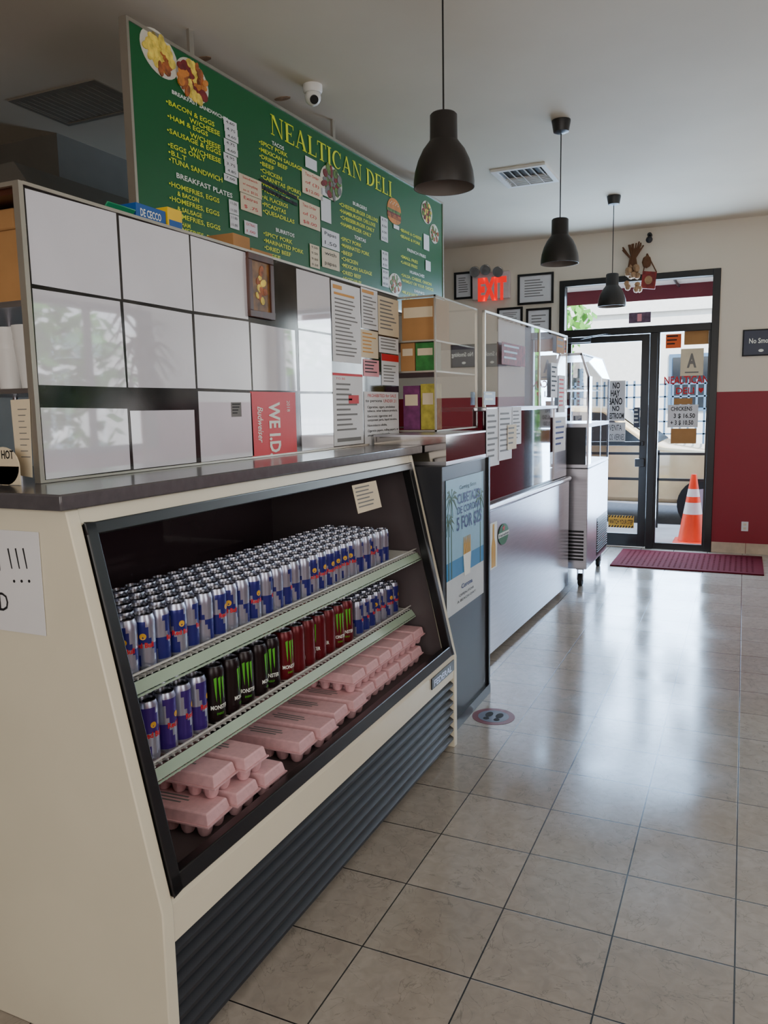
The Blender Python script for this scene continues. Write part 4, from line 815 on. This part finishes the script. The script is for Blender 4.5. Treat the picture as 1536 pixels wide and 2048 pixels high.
for z in (.86, .56): MB().box(-4, 2.4, 9.63, 9.67, z-.015, z+.015).build('rail', K['black'], rl)
for x in (-3.9, -2.4, -.9, .6, 2.2): MB().box(x-.02, x+.02, 9.63, 9.67, -.01, .9).build('post', K['black'], rl)
car = thing('parked_car', 'champagne coloured car parked at the kerb outside the door', 'car', (-1.8, 11.5, -.15))
gz = -.15
cp_ = [(.45, .3), (.48, .55), (.35, .82), (-.1, .95), (-.95, 1.04), (-1.65, 1.55), (-3.4, 1.62), (-4.1, 1.1), (-4.35, 1.0), (-4.4, .35)]
MB().prism([(x, z+gz) for x, z in cp_], 'y', 10.6, 12.35).build('body', K['carp'], car, bevel=.06)
MB().prism([(x, z+gz) for x, z in [(-1.15, 1.08), (-1.68, 1.48), (-2.4, 1.52), (-2.4, 1.08)]], 'y', 10.585, 10.6).build('side_window', K['carg'], car)
MB().prism([(x, z+gz) for x, z in [(-2.48, 1.08), (-2.48, 1.52), (-3.35, 1.54), (-3.95, 1.12)]], 'y', 10.585, 10.6).build('side_window', K['carg'], car)
MB().add([(-1.0, 10.7, 1.07+gz+.02), (-1.0, 12.25, 1.07+gz+.02), (-1.62, 12.2, 1.53+gz+.02), (-1.62, 10.75, 1.53+gz+.02)], [(0, 1, 2, 3)]).build('windscreen', K['carg'], car)
MB().box(.3, .47, 10.62, 10.85, .6+gz, .74+gz).build('headlight', K['bulb'], car, bevel=.02)
MB().box(.1, .52, 10.58, 12.37, .3+gz, .48+gz).build('bumper', K['carp'], car, bevel=.03)
for x in (-.42, -3.5):
    for y in (10.55, 12.2):
        wh = MB().cyl((x, y, .32+gz), (x, y+.2, .32+gz), .32, n=28).build('wheel', K['tyre'], car, smooth=True); MB().cyl((x, y-.01, .32+gz), (x, y+.01, .32+gz), .2, n=24).build('hubcap', K['silver'], wh, smooth=True)
aw = thing('shop_awning', 'maroon edged awning canopy over the shop entrance', 'awning', (-.5, 8.4, 2.57))
MB().box(-4, 2.4, 8.38, 9.3, 2.72, 2.8).build('soffit', K['bld'], aw)
MB().box(-4, 2.4, 9.3, 9.32, 2.57, 2.82).build('valance', K['awn'], aw)
for x in (-3.9, -.7, 2.3): MB().tube([(x, 8.38, 2.68), (x, 9.3, 2.7)], .015).build('awning_bracket', K['darksteel'], aw)
bl = thing('street_building', 'pale stucco building across the street seen through the door', 'building', (0, 26, -.15))
MB().box(-22, 22, 24, 30, -.15, 4.3).box(-22, 22, 23.9, 24, 4.0, 4.4).build('wall', K['bld'], bl)
for i in range(9):
    x = -18+i*4; f_ = MB().box(x, x+1.6, 23.95, 24, 1.2, 2.8).build('window', K['fence'], bl); MB().box(x+.1, x+1.5, 23.92, 23.95, 1.3, 2.7).build('pane', K['carg'], f_)
fc = thing('street_fence', 'slate blue mesh fence across the street', 'fence', (0, 17, -.15))
mb = MB()
for i in range(120): mb.box(-9+i*.15, -9+i*.15+.04, 17, 17.02, -.15, 1.9)
for k in range(8): mb.box(-9, 9, 17, 17.02, .05+k*.25, .08+k*.25)
mb.build('mesh', K['fence'], fc)
for i in range(7): MB().box(-9+i*3-.04, -9+i*3+.04, 16.98, 17.04, -.15, 2.0).build('post', K['darksteel'], fc)
def tree(x, y, h, r, label, n=900, m='leaf', z0=-.15):
    t = thing('street_tree', label, 'tree', (x, y, z0), None)
    MB().tube([(x, y, z0), (x+.1, y, h*.5), (x, y, h)], .1, 8).build('trunk', K['bark'], t)
    mb = MB()
    for k in range(n):
        v = Vector([random.gauss(0, 1) for _ in range(3)]).normalized()*r*random.uniform(.4, 1); c = Vector((x, y, h))+v
        a = Vector([random.gauss(0, 1) for _ in range(3)]).normalized()*.16; b = a.orthogonal().normalized()*.09
        mb.add([c-a, c-b, c+a, c+b], [(0, 1, 2, 3)])
    mb.build('foliage', K[m], t)
tree(-5.2, 20, 3.4, 1.8, 'leafy tree at the left behind the fence across the street'); tree(1.6, 13.5, 2.0, 1.3, 'small leafy tree in front of the right window', 900); tree(4.2, 15, 2.8, 1.8, 'larger leafy tree beyond the right window', 900)
tree(5.0, 7.2, 1.9, 1.2, 'leafy tree outside the side window', 700, z0=-.01)

# ---------------------------------------------------------------- lights and sky
def area(name, loc, d, sx, sy, P, col):
    l = bpy.data.lights.new(name, 'AREA'); l.shape = 'RECTANGLE'; l.size = sx; l.size_y = sy; l.energy = P; l.color = col
    o = bpy.data.objects.new(name, l); C.objects.link(o); o.location = loc; o.rotation_euler = Vector(d).to_track_quat('-Z', 'Z').to_euler(); return o
area('back_fill_light', (.4, -2.35, 1.8), (0, 1, -.05), 3.0, 1.7, 78, (1, .975, .94))  # added fill lamp behind the camera; the back wall has no window
area('side_fill_light', (2.1, 1.0, 1.9), (-1, 0, -.1), 2.4, 1.2, 38, (1, .98, .95))  # added fill lamp in front of solid right wall, no opening here
area('door_daylight', (-1.0, FY+.25, 1.4), (0, -1, -.1), 1.3, 2.3, 240, (.5, .72, 1))
area('front_window_daylight', (1.35, FY+.25, 1.8), (0, -1, -.1), 1.3, 1.4, 80, (.78, .88, 1))
sun = bpy.data.lights.new('sun', 'SUN'); sun.energy = 12; sun.angle = .01; sun.color = (1, .95, .87)
so = bpy.data.objects.new('sun', sun); C.objects.link(so); so.rotation_euler = Vector((-.45, .5, -.74)).to_track_quat('-Z', 'Y').to_euler()
wd = bpy.data.worlds.new('sky'); bpy.context.scene.world = wd; wd.use_nodes = True; nt = wd.node_tree; bg = nt.nodes['Background']
tc = nt.nodes.new('ShaderNodeTexCoord'); sp = nt.nodes.new('ShaderNodeSeparateXYZ'); nt.links.new(tc.outputs['Generated'], sp.inputs[0])
cr_ = nt.nodes.new('ShaderNodeValToRGB'); cr_.color_ramp.elements[0].position = .0; cr_.color_ramp.elements[0].color = (.93, .97, 1, 1); cr_.color_ramp.elements[1].position = .7; cr_.color_ramp.elements[1].color = (.5, .7, 1, 1)
nt.links.new(sp.outputs['Z'], cr_.inputs[0]); nt.links.new(cr_.outputs[0], bg.inputs[0]); bg.inputs[1].default_value = 4.8
